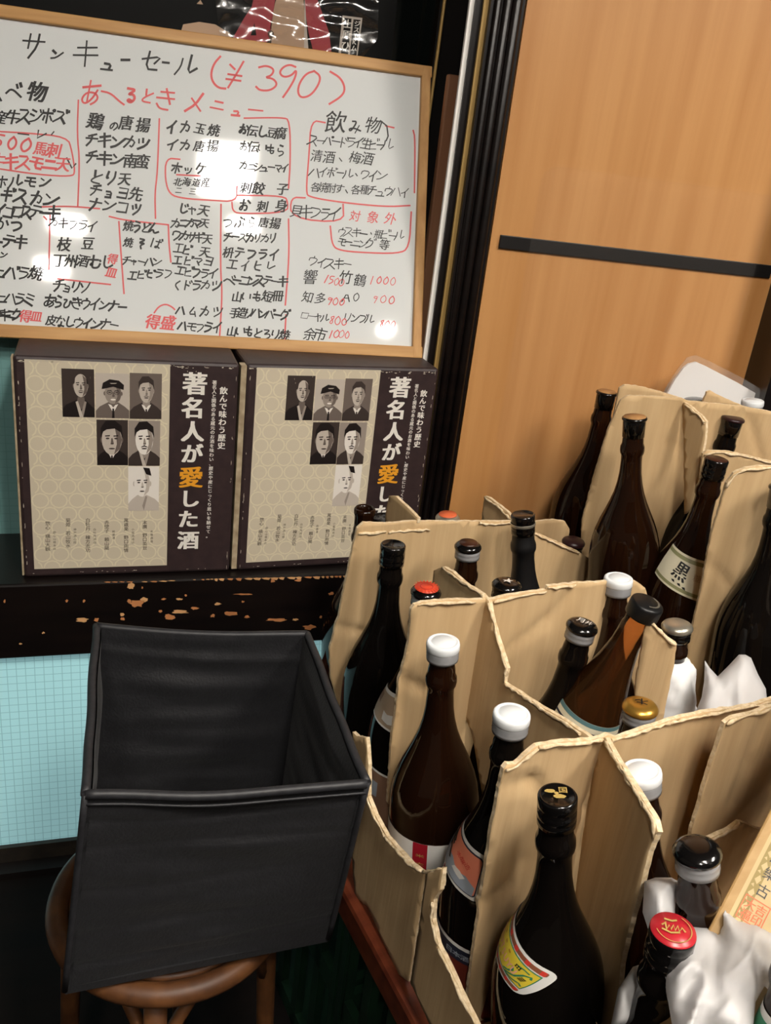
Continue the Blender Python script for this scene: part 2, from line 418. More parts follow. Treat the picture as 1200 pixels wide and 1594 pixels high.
for a, b_ in zip(edge[:-1], edge[1:]):
    for k in range(6):
        t0 = k / 6; x = a[0] + (b_[0] - a[0]) * t0; y = a[1] + (b_[1] - a[1]) * t0
        if x > 330 or random.random() < .5:
            L_ = (b_[0] - a[0]) / 6 * random.uniform(.7, 1.1); q = random.uniform(2.2, 4.2) if x > 330 else random.uniform(.6, 1.8)
            poly(mb, sf, [(x, y + .3), (x + L_ * .5, y - .5), (x + L_, y), (x + L_ * .8, y + q), (x + L_ * .3, y + q * .8)], 'chip_light' if random.random() < .6 else 'chip_wood', 2)
mb.build('chipped_paint', sill, weld=False, fix=False)['kind'] = 'stuff'
# teal gridded panes: the one below the sill brightened by an added glow, the dim one behind the boxes
t1 = thing('window_2', 'pale teal gridded pane under the window sill', 'window', (.1, 1.37, .05)); t1['kind'] = 'structure'
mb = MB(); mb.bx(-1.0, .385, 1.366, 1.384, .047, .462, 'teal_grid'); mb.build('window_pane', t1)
mottled('pane_frame', '#2a2622', '#3a332b', (30, 30, 30), .5)
mb = MB(); mb.bx(-1.0, .40, 1.358, 1.384, .0, .046, 'pane_frame'); mb.bx(.385, .40, 1.36, 1.384, .046, .462, 'black_lacquer'); mb.build('window_frame', t1)
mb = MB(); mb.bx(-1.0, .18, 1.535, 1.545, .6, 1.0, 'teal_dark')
tag(mb.build('gridded_board'), 'dim teal gridded board standing on the sill behind the left box', 'board')
# low black kickboard in front of the pane
mb = MB(); mb.bx(-1.0, .5, 1.33, 1.36, .0, .012, 'dark_wall'); o = struct(mb.build('baseboard_back'))
# door jamb: strips and mouldings at their own depths
def upright(mb, x0a, x0b, x1a, x1b, y, depth, m, za=.45, zb=2.3, yt=0, yb=560):
    """vertical strip whose edges pass the photograph's (x0a, yt)-(x1a, yb) and (x0b, yt)-(x1b, yb), at depth y"""
    pa = at_y((x0a + x1a) / 2, (yt + yb) / 2, y)[0]; pb = at_y((x0b + x1b) / 2, (yt + yb) / 2, y)[0]
    mb.bx(pa, pb, y, y + depth, za, zb, m); return pa, pb
jamb = thing('trim_2', 'black moulded door jamb beside the whiteboard', 'jamb', (.58, 1.45, 0)); jamb['kind'] = 'structure'
mb = MB()
xa, xb = upright(mb, 775, 823, 676, 728, 1.44, .008, 'black_lacquer', 0, 2.45)
mb.build('jamb_post', jamb)
mb = MB()
for k in range(3):
    x = xa + (xb - xa) * (.2 + .28 * k)
    mb.tube([(x, 1.44, .0), (x, 1.44, 1.2), (x, 1.44, 2.44)], .0065 + .001 * k, 'black_lacquer', 12)
mb.build('moulding', jamb)
mb = MB(); upright(mb, 744, 776, 663, 680, 1.456, .004, 'black_lacquer', 0, 2.45); mb.build('jamb_recess', jamb)
mb = MB(); upright(mb, 759, 768, 672, 681, 1.449, .005, 'brass', .3, 2.4); o = mb.build('brass_strip', jamb)
mb = MB(); upright(mb, 735.5, 744, 654.5, 662, 1.462, .006, 'white_strip', .6, 2.3); tag(mb.build('white_strip'), 'thin white strip standing upright beside the black door jamb', 'strip')
p = at_y(699, 115, 1.56); q = at_y(727, 115, 1.56)
mb = MB(); mb.bx(p[0], q[0] + .03, 1.56, 1.575, .6, p[2], 'pink_wood'); tag(mb.build('wooden_board', bevel=.003), 'narrow pinkish wooden board standing behind the white strip', 'board')
mb = MB(); a = at_y(692, 0, 1.61); b_ = at_y(669, 170, 1.61)
mb.tube([a + (a - b_) * .5, a, b_, b_ + (b_ - a) * 3.2], .003, 'brass', 8); tag(mb.build('thin_rod'), 'thin tan rod standing beside the right edge of the whiteboard', 'rod')

# oak door panel, its black bar, acrylic screen
DN = unit([.227, .974, 0]); DX = unit([.974, -.227, 0]); D0 = np.array([at_y(775, 300, 1.44)[0], 1.44, 0])
Dd = D0 @ DN
door = thing('door_1', 'oak sliding door with a horizontal black bar', 'door', (D0 + DX * .3)); door['kind'] = 'structure'
right_end = (on(1200, 440, DN, Dd) - D0) @ DX
ax3 = np.stack([DX, DN, EZ])
mb = MB(); mb.box(D0 + DX * right_end / 2 + DN * .02 + EZ * 1.225, (right_end / 2, .02, 1.225), 'door_oak', ax3); mb.build('door_panel', door)
mb = MB(); a = on(777, 365, DN, Dd); b_ = on(777, 386, DN, Dd); c = on(1199, 417, DN, Dd)
mb.box((a + b_) / 2 + DX * ((c - a) @ DX) / 2 - DN * .001, (((c - a) @ DX) / 2, .004, (a[2] - b_[2]) / 2), 'handle_black', ax3); mb.build('black_bar', door, bevel=.001)
mb = MB(); mb.box(D0 + DX * (right_end + .06) + EZ * 1.225 - DN * .03, (.06, .06, 1.225), 'black_lacquer', ax3); struct(mb.build('trim_3'))
An = DN; Ad = Dd - .03
tl = on(846, 256, An, Ad); bl = on(785, 600, An, Ad)
x0 = (tl - D0) @ DX; zt = tl[2]; zb = .55
o2 = D0 - DN * .03
mb = MB(); out = [(x0, zb), (right_end - .05, zb), (right_end - .05, zt - .005)] + [(x0 + .025 - .025 * math.sin(R(a)), zt - .025 + .025 * math.cos(R(a))) for a in (0, 30, 60, 90)]
mb.prism([o2 + DX * p[0] + EZ * p[1] for p in out], -DN * .004, 'acrylic'); tag(mb.build('acrylic_screen'), 'clear acrylic screen with a rounded corner standing against the oak door', 'screen')

# ------------------------------------------------------------------ ceiling lamps (reflected in the board)
def ceiling_lamp(label, x0, x1, y0, y1, m):
    t = thing('ceiling_lamp', label, 'lamp', ((x0 + x1) / 2, (y0 + y1) / 2, 2.45), 'ceiling lamps')
    mb = MB(); mb.bx(x0 - .015, x1 + .015, y0 - .015, y1 + .015, 2.412, 2.45, 'lamp_housing'); mb.build('housing', t)
    mb = MB(); mb.bx(x0, x1, y0, y1, 2.398, 2.411, m); mb.build('diffuser', t)
ceiling_lamp('square ceiling lamp above the viewer', .235, .43, -.44, -.12, 'lamp_main')
ceiling_lamp('ceiling lamp to the left behind the square one', -.37, -.24, -.82, -.73, 'lamp_strip')
ceiling_lamp('ceiling lamp farthest back on the left', -.47, -.36, -1.25, -1.13, 'lamp_strip')
ceiling_lamp('ceiling lamp just behind the square one', .37, .49, -.72, -.65, 'lamp_strip')
ceiling_lamp('small ceiling lamp to the right at the back', 1.29, 1.35, -1.76, -1.68, 'lamp_strip')
ceiling_lamp('long ceiling lamp over the right side of the room', 1.25, 1.55, -.6, .2, 'lamp_room')

# ------------------------------------------------------------------ whiteboard
zt = .966
bA = at_z(20, 525, zt); bB = at_z(650, 557, zt); be = unit(bB - bA); bn = unit(np.cross([0, 0, 1], be))
lean = R(18); bu = np.array([0, 0, 1.]) * math.cos(lean) + bn * math.sin(lean)
BN = unit(np.cross(be, bu)); BN = BN if BN[1] < 0 else -BN          # towards the viewer
Bd = bB @ BN
TR = on(668, 103, BN, Bd); TRx, TRy = (TR - bB) @ be, (TR - bB) @ bu
BW, BH = .765, TRy
board = thing('whiteboard', 'wooden-framed whiteboard covered in handwritten menu, leaning on top of the two boxes', 'whiteboard', bB)
bax = np.stack([be, bu, BN])
def bp(x, y, z=0): return bB + be * x + bu * y + BN * z
fr = .0165
mb = MB(); mb.box(bp(-BW / 2 + .005, BH / 2, -.012), (BW / 2, BH / 2 - .004, .004), 'board_white', bax); mb.build('panel', board)
mb = MB()
mb.box(bp(-BW / 2 + .005, fr / 2 + .001, -.010), (BW / 2 + .004, fr / 2 + .002, .010), 'frame_oak', bax)
mb.box(bp(-BW / 2 + .005, BH - fr / 2, -.010), (BW / 2 + .004, fr / 2 + .001, .010), 'frame_oak', bax)
mb.box(bp(-fr / 2 + .007, BH / 2, -.010), (fr / 2, BH / 2, .0102), 'frame_oak_side', bax)
mb.box(bp(-BW + fr / 2, BH / 2, -.010), (fr / 2, BH / 2, .0102), 'frame_oak_side', bax)
mb.build('frame', board, bevel=.002)
BNs, Bds = BN, Bd - .008
wsf = Pix(BNs, Bds, BN)
# --- handwriting: strokes for kana (0..10 box, y down), type for kanji
K = {
 'サ': ['0,3 10,3', '3,0 3,6', '7,0 7,5 4,10'], 'ン': ['1,2 4,4', '1,9 5,8 10,3'], 'キ': ['1,3 9,2', '0,6 10,5', '4,0 6,10'], 'ュ': ['2,4 8,4 7,9', '0,9 10,9'],
 'ー': ['0,5 10,5'], 'セ': ['0,4 10,2 7,6', '3,0 3,9 9,9'], 'ル': ['2,2 2,6 0,10', '6,0 6,9 10,6'], 'チ': ['8,0 2,2', '0,4 10,4', '5,1 5,6 2,10'], 'カ': ['0,3 9,3 8,9 6,8', '5,0 4,5 1,10'],
 'ツ': ['1,2 2,5', '4,1 5,4', '9,1 8,6 3,10'], 'ト': ['3,0 3,10', '3,4 8,6'], 'リ': ['2,1 2,6', '7,0 7,6 4,10'], 'コ': ['1,2 9,2 9,9', '1,9 9,9'], 'ナ': ['0,3 10,3', '5,0 5,5 2,10'],
 'ラ': ['2,1 8,1', '1,4 9,4 7,8 3,10'], 'フ': ['1,2 9,2 7,7 3,10'], 'イ': ['8,0 5,4 1,6', '5,4 5,10'], 'エ': ['1,1 9,1', '5,1 5,9', '0,9 10,9'], 'ビ': ['2,1 2,9 8,9', '2,5 7,4', '8,0 8.5,2', '9.7,0 10,1.6'],
 'ピ': ['2,1 2,9 8,9', '2,5 7,4', '8,1 9,0 10,1 9,2 8,1'], 'マ': ['0,2 10,2 5,7', '3,5 6,9'], 'ヨ': ['1,1 9,1 9,9', '2,5 9,5', '1,9 9,9'], 'ョ': ['2,3 8,3 8,9', '3,6 8,6', '2,9 8,9'], 'ド': ['3,0 3,10', '3,4 7,6', '7,1 8,3', '9,0 10,2'],
 'ハ': ['3,2 0,9', '6,1 10,9'], 'バ': ['3,2 0,9', '5,2 9,9', '8,0 8.6,2', '9.6,0 10,1.5'], 'パ': ['3,2 0,9', '5,2 9,9', '8,1 9,0 10,1 9,2 8,1'], 'ム': ['5,1 1,9 9,8', '7,5 10,10'], 'モ': ['1,2 9,2', '0,5 10,5', '5,2 5,9 10,9'],
 'ホ': ['0,3 10,3', '5,0 5,10', '3,5 1,8', '7,5 9,8'], 'ボ': ['0,3 8,3', '4,0 4,10', '2,5 1,8', '6,5 8,8', '8,0 8.6,1.6', '9.6,0 10,1.2'], 'ポ': ['0,3 8,3', '4,0 4,10', '2,5 1,8', '6,5 8,8', '8,1 9,0 10,1 9,2 8,1'],
 'ッ': ['1,4 2,6', '4,3 5,6', '9,3 8,8 4,10'], 'ケ': ['3,0 0,6', '2,3 10,3', '7,3 6,7 3,10'], 'ニ': ['2,3 8,3', '0,8 10,8'], 'ワ': ['1,5 1,1 9,1 8,6 4,10'], 'ギ': ['1,3 7,2', '0,6 8,5', '3,0 5,10', '8,0 8.6,2', '9.6,0 10,1.4'],
 'シ': ['1,1 4,2', '0,4 3,5', '1,10 6,8 10,3'], 'ジ': ['1,1 4,2', '0,4 3,5', '1,10 6,8 9,3', '7,0 8,2', '9,0 10,2'], 'ス': ['1,1 8,1 5,6 0,10', '5,6 10,10'], 'ズ': ['1,2 7,2 5,6 0,10', '5,6 9,10', '8,0 8.6,2', '9.6,0 10,1.4'],
 'ベ': ['0,6 3,3 10,8', '6,1 7,3', '8,0 9,2'], 'レ': ['2,0 2,9 10,4'], 'ヒ': ['2,0 2,9 9,9', '2,5 8,3'], 'テ': ['2,1 8,1', '0,4 10,4', '5,4 5,7 2,10'], 'デ': ['2,1 7,1', '0,4 9,4', '5,4 5,7 2,10', '8,0 8.5,1.5', '9.6,0 10,1.2'],
 'ク': ['4,0 1,5', '4,2 9,2 7,7 2,10'], 'グ': ['4,0 1,5', '4,2 8,2 7,7 2,10', '8,0 8.6,1.4', '9.6,-.5 10,1'], 'ブ': ['1,2 8,2 7,7 3,10', '8,0 8.6,1.4', '9.6,-.5 10,1'], 'プ': ['1,2 8,2 7,7 3,10', '8.5,.8 9.2,0 10,.8 9.2,1.6 8.5,.8'],
 'ウ': ['5,0 5,2', '1,5 1,2 9,2 8,6 4,10'], 'ソ': ['1,2 3,5', '9,1 7,6 3,10'], 'ロ': ['1,2 9,2 9,9 1,9 1,2'], 'ヤ': ['0,4 9,2 7,5', '3,0 5,10'], 'ャ': ['1,5 9,4 7,6', '4,3 5,10'], 'タ': ['4,0 1,5', '4,2 9,2 7,7 2,10', '3,5 7,7'], 'ザ': ['0,3 8,3', '2,1 2,6', '6,1 6,6 3,10', '8,0 8.6,1.5', '9.6,0 10,1.2'],
 'メ': ['8,0 5,6 0,10', '2,3 9,9'], 'ミ': ['2,1 8,2', '2,4 8,5', '1,7 9,10'], 'ェ': ['2,4 8,4', '5,4 5,9', '1,9 9,9'],
 'あ': ['1,3 9,2', '4,0 4,9', '8,4 6,8 3,10 1,8 3,5 7,5 9,7 8,9 6,10'], 'へ': ['0,5 3,3 10,9'], 'る': ['2,1 8,1 3,5 7,4 9,7 7,10 4,9 5,8 7,9'], 'と': ['3,0 4,4', '9,2 3,6 2,9 9,9'], 'き': ['2,2 8,1', '1,5 9,4', '4,0 8,7', '2,8 4,10 8,10'],
 'べ': ['0,6 3,3 10,8', '6,1 7,3', '8,0 9,2'], 'の': ['5,2 4,8 2,9 1,6 3,3 7,2 9,5 8,8 6,10'], 'り': ['2,1 2,6 3,5', '7,0 8,5 5,10'], 'か': ['0,3 6,3 6,8 4,9', '3,0 1,9', '8,2 10,5'], 'つ': ['0,4 6,2 9,5 7,8 4,10'], 'し': ['3,0 3,8 6,10 10,7'],
 'い': ['1,2 1,7 3,8', '8,2 9,6'], 'む': ['0,3 7,3', '3,0 3,7 1,7 3,5 3,9 8,9 9,6', '8,3 9,4'], 'そ': ['2,1 8,1 1,5 9,4 4,7 6,10'], 'ば': ['1,1 1,9', '4,3 9,3', '7,1 7,9 4,9 6,7 9,9', '9,0 9.5,1.4'], 'う': ['3,0 7,1', '2,4 7,3 8,6 4,10'], 'ど': ['3,0 4,4', '8,2 3,6 2,9 9,9', '8,0 8.6,1.4', '9.6,0 10,1.2'],
 'く': ['7,0 2,5 8,10'], 'ん': ['4,0 0,10 4,5 6,9 10,7'], 'び': ['1,3 4,2 2,7 4,10 7,7 6,2 9,5', '8,0 8.6,1.4', '9.6,0 10,1.2'], 'な': ['1,2 5,2', '4,0 1,6', '6,5 6,9 4,10 3,8 9,9', '7,2 9,4'], 'ら': ['3,0 6,1', '2,3 2,6 7,5 8,8 4,10'], 'お': ['1,3 6,3', '4,0 4,9 1,8 3,5 8,5 8,9 6,9', '8,1 10,3'], 'み': ['2,1 6,1 2,9 0,7 4,6 10,8', '8,4 6,10'],
 'も': ['4,0 4,9 8,9 8,6', '1,3 7,3', '1,6 7,6'], 'ぶ': ['4,0 6,1', '4,3 6,6 4,9', '1,6 0,9', '8,5 9,8', '8,1 9,2'], 'ろ': ['2,1 8,1 2,6 7,4 9,7 4,10'], 'じ': ['3,0 3,8 6,10 10,7', '6,1 7,3', '8.6,0 9.4,2'], 'ゃ': ['0,5 8,4 7,6', '3,3 5,10'], '、': ['3,6 6,9'], '・': ['4,4 6,6'],
 '0': ['5,0 2,3 2,7 5,10 8,7 8,3 5,0'], '1': ['5,0 4,10'], '5': ['8,0 3,0 3,4 7,4 8,7 3,10'], '8': ['7,1 3,2 7,6 6,10 3,8 7,3 7,1'], '9': ['8,2 4,1 3,4 7,4 8,2 6,10'], 'A': ['0,10 5,0 9,10', '2,6 8,6'],
}
blk, red = MB(), MB()
def hand(mb, s, xa, ya, xb, yb, h, m='marker_black', w=None):
    n = len(s); h = h * (.9 if 190 < xa < 455 and h <= 23 else 1); w = w or (max(2.0, h * .135) if xa < 455 else max(1.4, h * .085))
    for i, ch in enumerate(s):
        if ch == ' ': continue
        t = i / (n - 1) if n > 1 else 0
        x = xa + (xb - xa) * t + random.uniform(-.6, .6); y = ya + (yb - ya) * t + random.uniform(-1, 1)
        hh = h * random.uniform(.9, 1.08); wd = hh * random.uniform(.78, .95); rot = R(7) + random.uniform(-.10, .10); sh = -.15
        if ch in K:
            sm = .68 if ch in 'ュョッャェー' else .86
            for st in K[ch]:
                P = []
                for q in st.split():
                    a, b_ = (float(v) for v in q.split(','))
                    a = (a - 5) / 10 * wd * sm * 1.1; b_ = (b_ - 5) / 10 * hh * sm + (hh * .1 if sm < .8 and ch != 'ー' else 0)
                    a += sh * b_ + random.uniform(-.35, .35); b_ += random.uniform(-.35, .35)
                    P.append((x + a * math.cos(rot) - b_ * math.sin(rot), y + a * math.sin(rot) + b_ * math.cos(rot)))
                P = smooth(P, 2 if ('\u3040' <= ch < '\u30a0' or ch in '0158９9') else 1) if ch not in 'コロヨエビ' else P
                stroke(mb, wsf, P, w * random.uniform(.75, 1.25), m, 2 + (len(mb.f) % 3) * .2)
        else:
            char(mb, wsf, ch, x, y, hh * .98, m, 2.7, rot, bold=.03 if xa < 455 else .004, up=-1, sx=.95, shear=.14)
B = lambda *a, **k: hand(blk, *a, **k)
Rd = lambda *a, **k: hand(red, *a, m='marker_red', **k)
for s, x, y, h in (('サ', 51, 72, 44), ('ン', 88, 84, 22), ('キ', 133, 83, 46), ('ュ', 168, 98, 26), ('ー', 195, 94, 22), ('セ', 235, 97, 38), ('ー', 258, 97, 18), ('ル', 291, 103, 42)): B(s, x, y, x, y, h, w=3.4)
def rl(pts, w=2.6, m='marker_red', sub=8): stroke(red, wsf, smooth(pts), w, m, 1.5, None)
def bl(pts, w=2.6, m='marker_black'): stroke(blk, wsf, pts, w, m, 1.6)
o_ = lambda L: [(340 + a * .3, b_ * .3) for a, b_ in L]
rl([(343, 88), (333, 99), (328, 115), (331, 128), (340, 137), (351, 138)], 3.4)
for L in ([(60, 335), (85, 360)], [(130, 320), (90, 390), (50, 455)], [(50, 385), (120, 395)], [(40, 410), (115, 420)],
          [(210, 350), (250, 340), (290, 360), (275, 393), (240, 402), (285, 408), (307, 440), (270, 470), (215, 470), (195, 450)],
          [(400, 348), (370, 335), (335, 348), (315, 378), (338, 402), (380, 392), (405, 360), (400, 400), (370, 455), (335, 505)],
          [(495, 370), (455, 382), (420, 430), (410, 480), (430, 510), (480, 495), (520, 440), (530, 395), (495, 368)],
          [(580, 372), (635, 405), (658, 460), (640, 500), (575, 540)]): rl(o_(L), 3.2)
for s, x, y, h in (('あ', 141, 143, 44), ('る', 203, 147, 30), ('と', 229, 150, 28), ('き', 257, 155, 38), ('メ', 305, 160, 34), ('ニ', 340, 163, 26), ('ュ', 368, 172, 20), ('ー', 398, 172, 30)): Rd(s, x, y, x, y, h, w=3.3)
rl([(158, 142), (172, 145), (186, 158), (193, 163)], 3); 
for a in [('、べ', 2, 146, 22, 143, 30), ('物', 58, 142, 58, 142, 36), ('産', 1, 182, 1, 182, 22), ('牛スジポズ', 19, 182, 95, 180, 25), ('ホルモン', 3, 283, 70, 282, 21), ('ギスカン', 12, 304, 80, 310, 25),
          ('イコロステーキ', 0, 329, 83, 331, 24), ('かつ', 3, 350, 27, 351, 22), ('ーテキ', -4, 376, 32, 376, 23), ('ン', 6, 397, 6, 397, 12), ('ニバラ焼', -2, 424, 56, 425, 25), ('ニハラミ', 2, 465, 46, 465, 22), ('チキニク', -2, 490, 26, 489, 20),
          ('鶏', 148, 188, 148, 188, 30), ('の', 177, 196, 177, 196, 16), ('唐揚', 196, 192, 222, 195, 25), ('チキンカツ', 143, 217, 222, 224, 23), ('チキン南蛮', 143, 245, 222, 251, 24), ('とり天', 150, 276, 194, 278, 24), ('チョヨ先', 149, 297, 212, 301, 22), ('ナンコツ', 148, 318, 212, 325, 22),
          ('カキフライ', 84, 345, 144, 352, 18), ('枝豆', 99, 380, 136, 379, 24), ('丁州酒むし', 92, 405, 167, 409, 23), ('チョリソ', 92, 445, 132, 448, 20), ('あらびきウインナー', 77, 469, 190, 477, 21), ('皮なしウインナー', 80, 499, 178, 506, 20),
          ('焼うどん', 199, 352, 240, 357, 21), ('焼そば', 199, 378, 243, 379, 20), ('チャーハン', 197, 406, 244, 408, 18), ('エビピラフ', 206, 428, 262, 425, 19),
          ('イカ玉焼', 268, 197, 332, 202, 23), ('イカ唐揚', 268, 225, 330, 228, 22), ('ホッケ', 275, 262, 313, 262, 21), ('北海道産', 276, 283, 320, 284, 17), ('二三', 278, 297, 300, 298, 12), ('じゃ天', 285, 325, 317, 327, 21), ('カニカマ天', 274, 347, 318, 348, 20), ('ワカサギ天', 275, 367, 322, 371, 20), ('エビ 天', 278, 387, 318, 391, 20),
          ('エビマヨ', 276, 405, 325, 407, 19), ('エビフライ', 280, 422, 332, 426, 19), ('くドラカツ', 276, 443, 336, 444, 20), ('ハムカツ', 281, 483, 338, 486, 20), ('ハモフライ', 284, 507, 338, 510, 20),
          ('お伝し豆腐', 378, 202, 437, 208, 22), ('お伝いもら', 380, 228, 437, 234, 21), ('カニシューマイ', 380, 258, 444, 262, 18), ('刺餃 子', 383, 292, 440, 294, 22), ('お刺身', 380, 320, 437, 321, 23), ('つぶら唐揚', 356, 346, 428, 347, 20), ('チーズカリカリ', 355, 368, 425, 371, 18), ('枡テフライ', 355, 393, 427, 396, 22), ('エイヒレ', 362, 412, 421, 415, 19),
          ('ベーコンステーキ', 357, 436, 440, 438, 21), ('山いも短冊', 368, 462, 432, 461, 21), ('手造りハンバーグ', 365, 487, 443, 490, 20), ('山いもとろり焼', 360, 515, 442, 522, 21),
          ('飲', 522, 190, 522, 190, 38), ('み', 553, 197, 553, 197, 24), ('物', 580, 195, 580, 195, 30), ('スーパードライ生ビール', 488, 218, 604, 226, 20), ('清酒、梅酒', 492, 243, 572, 247, 22), ('ハイボール・ワイン', 490, 268, 594, 274, 19), ('各焼酎す、各種チュウハイ', 490, 291, 630, 300, 18),
          ('貝キフライ', 461, 328, 521, 334, 23), ('ウスキー・瓶ビール', 532, 361, 622, 367, 17), ('モーニング 等', 532, 377, 598, 381, 17), ('ウイスキー', 487, 407, 541, 412, 18), ('響', 482, 432, 482, 432, 25), ('竹鶴', 538, 431, 560, 436, 22), ('知多', 478, 462, 498, 464, 21), ('A0', 540, 463, 555, 463, 16), ('ローヤル', 475, 491, 506, 495, 15), ('リンブル', 541, 494, 576, 497, 16), ('余市', 481, 520, 498, 521, 22)]: B(*a)
for a in [('500馬刺', -2, 221, 84, 234, 25), ('牛キスモニ天', -4, 250, 98, 256, 26), ('得', 39, 492, 39, 492, 22), ('皿', 57, 492, 57, 492, 20), ('得', 175, 403, 175, 403, 19), ('皿', 173, 424, 173, 424, 20), ('得盛', 238, 500, 261, 502, 25),
          ('対象外', 552, 336, 607, 341, 20), ('1500', 508, 435, 531, 440, 15), ('1000', 580, 436, 612, 438, 15), ('900', 513, 468, 532, 471, 15), ('900', 583, 465, 610, 468, 15), ('800', 516, 497, 535, 501, 15), ('800', 594, 503, 611, 506, 15), ('1000', 515, 520, 540, 521, 15)]: Rd(*a)
for P in ([(0, 205), (40, 207), (105, 213), (112, 235), (117, 268), (112, 275), (60, 272), (0, 263)], [(122, 156), (120, 210), (124, 250), (121, 322)], [(64, 322), (110, 321), (155, 325)], [(78, 335), (76, 420)], [(68, 337), (73, 342)],
          [(170, 337), (195, 343), (262, 350)], [(185, 345), (188, 390), (193, 457)], [(90, 434), (172, 443)], [(248, 185), (245, 270), (241, 300), (242, 340)], [(262, 350), (263, 380), (266, 408)],
          [(280, 248), (258, 246), (257, 280), (264, 303), (285, 309), (330, 312), (368, 314), (369, 290)], [(275, 272), (312, 274)], [(380, 184), (440, 183), (451, 187), (452, 250), (449, 293)],
          [(369, 304), (443, 305), (448, 315), (447, 331), (372, 333), (362, 328), (361, 315)], [(344, 318), (343, 420), (346, 455), (342, 522)], [(449, 341), (450, 400), (444, 475)], [(445, 490), (443, 527)],
          [(506, 191), (484, 187), (481, 240), (476, 300), (482, 307), (530, 315), (600, 322), (638, 320)], [(600, 196), (613, 199)], [(643, 203), (646, 215), (645, 300)], [(640, 330), (637, 386), (620, 395), (560, 393), (530, 390), (517, 383), (514, 352)],
          [(475, 308), (452, 307), (453, 340), (535, 347), (534, 318)], [(240, 487), (247, 477), (258, 473), (268, 478), (272, 482)]): rl(P, 2.4)
bl([(28, 208), (45, 210)], 2); bl([(60, 203), (58, 215), (72, 208)], 2.5); bl([(84, 205), (80, 210)], 2); bl([(104, 246), (112, 262), (118, 255)], 2.5); bl([(592, 188), (602, 196), (604, 212), (601, 219)], 2.2)
blk.build('black_handwriting', board, weld=False, fix=False); red.build('red_handwriting', board, weld=False, fix=False)
# clips peeking over the top of the board
def bclip(px, py, label):
    P = on(px, py, BN, Bd - .03); t = thing('screw_hook', label, 'hook', P)
    mb = MB(); mb.lathe(P + EZ * .006, -EZ, [(0, .0005), (.001, .004), (.004, .0062), (.008, .006), (.012, .004), (.03, .003)], 'steel', 14); mb.build('hook_head', t)
    mb = MB(); mb.tube([P + be * .002, P + be * .009 - EZ * .003, P + be * .013 - EZ * .009, P + be * .014 - EZ * .03], .0028, 'steel', 8); mb.build('hook_arm', t)
bclip(232, 23, 'small steel hook behind the top frame of the whiteboard, left of the red print')
bclip(421, 53, 'small steel hook behind the top frame of the whiteboard, in front of the red print')

# poster in its plastic sleeve behind the top of the board
PY = 1.648
post = thing('poster', 'black poster with a red and beige print in a wrinkled clear sleeve behind the whiteboard', 'poster', at_y(300, 40, PY))
psf = Pix(EY_, PY, -EY_)
a = at_y(0, 60, PY); b_ = at_y(600, 60, PY)
mb = MB(); mb.bx(a[0] - .2, at_y(612, 60, PY)[0], PY, PY + .004, 1.25, 1.72, 'poster_black'); mb.build('poster_sheet', post)
mb = MB()
poly(mb, psf, [(362, 60), (380, 28), (392, 10), (400, -30), (432, -30), (424, 30), (420, 62), (400, 75), (365, 68)], 'poster_red')
poly(mb, psf, [(474, 10), (476, -30), (484, -30), (496, 5), (512, 50), (517, 90), (490, 90), (480, 50)], 'poster_red')
poly(mb, psf, [(420, 70), (421, 40), (428, 5), (440, -30), (470, -30), (474, 20), (476, 90), (425, 80)], 'poster_skin')
poly(mb, psf, [(285, 38), (310, 34), (335, 38), (358, 52), (364, 70), (300, 70), (280, 55)], 'poster_skin')
poly(mb, psf, [(306, 6), (312, 0), (316, 7)], 'poster_skin')
poly(mb, psf, [(390, 55), (396, 36), (399, 55)], 'poster_black', 2)
poly(mb, psf, [(474, -10), (477, 40), (481, 90), (473, 90)], 'tone_e', 2)
poly(mb, psf, [(533, 24), (564, 28), (556, 90), (526, 90)], 'tone_e', 2); poly(mb, psf, [(536, 28), (547, 29), (541, 90), (530, 90)], 'poster_black', 3); poly(mb, psf, [(550, 30), (561, 31), (554, 90), (544, 90)], 'poster_black', 3)
for ch, x, y in (('上', 541, 37), ('原', 539, 54), ('ひ', 537, 71)): char(mb, psf, ch, x, y, 15, 'print_white', 4, R(7), .02, -1)
for k, ch in enumerate('ジスTKム'): char(mb, psf, ch, 555.5 - k * 1.3, 37 + 9.5 * k, 10, 'print_white', 4, R(7), .02, -1)
mb.build('poster_print', post, weld=False, fix=False)
mb = MB(); P, T = fill([(330, -40), (590, -40), (588, 60), (560, 95), (345, 75)], 5)
mb.add([at_y(*p, PY - .012 - .022 * abs(noise.noise(Vector((p[0] * .012, p[1] * .022, 1)))) - .007 * noise.noise(Vector((p[0] * .022, p[1] * .05, 5)))) for p in P], T, 'sleeve_film', True)
mb.build('clear_sleeve', post, fix=False)

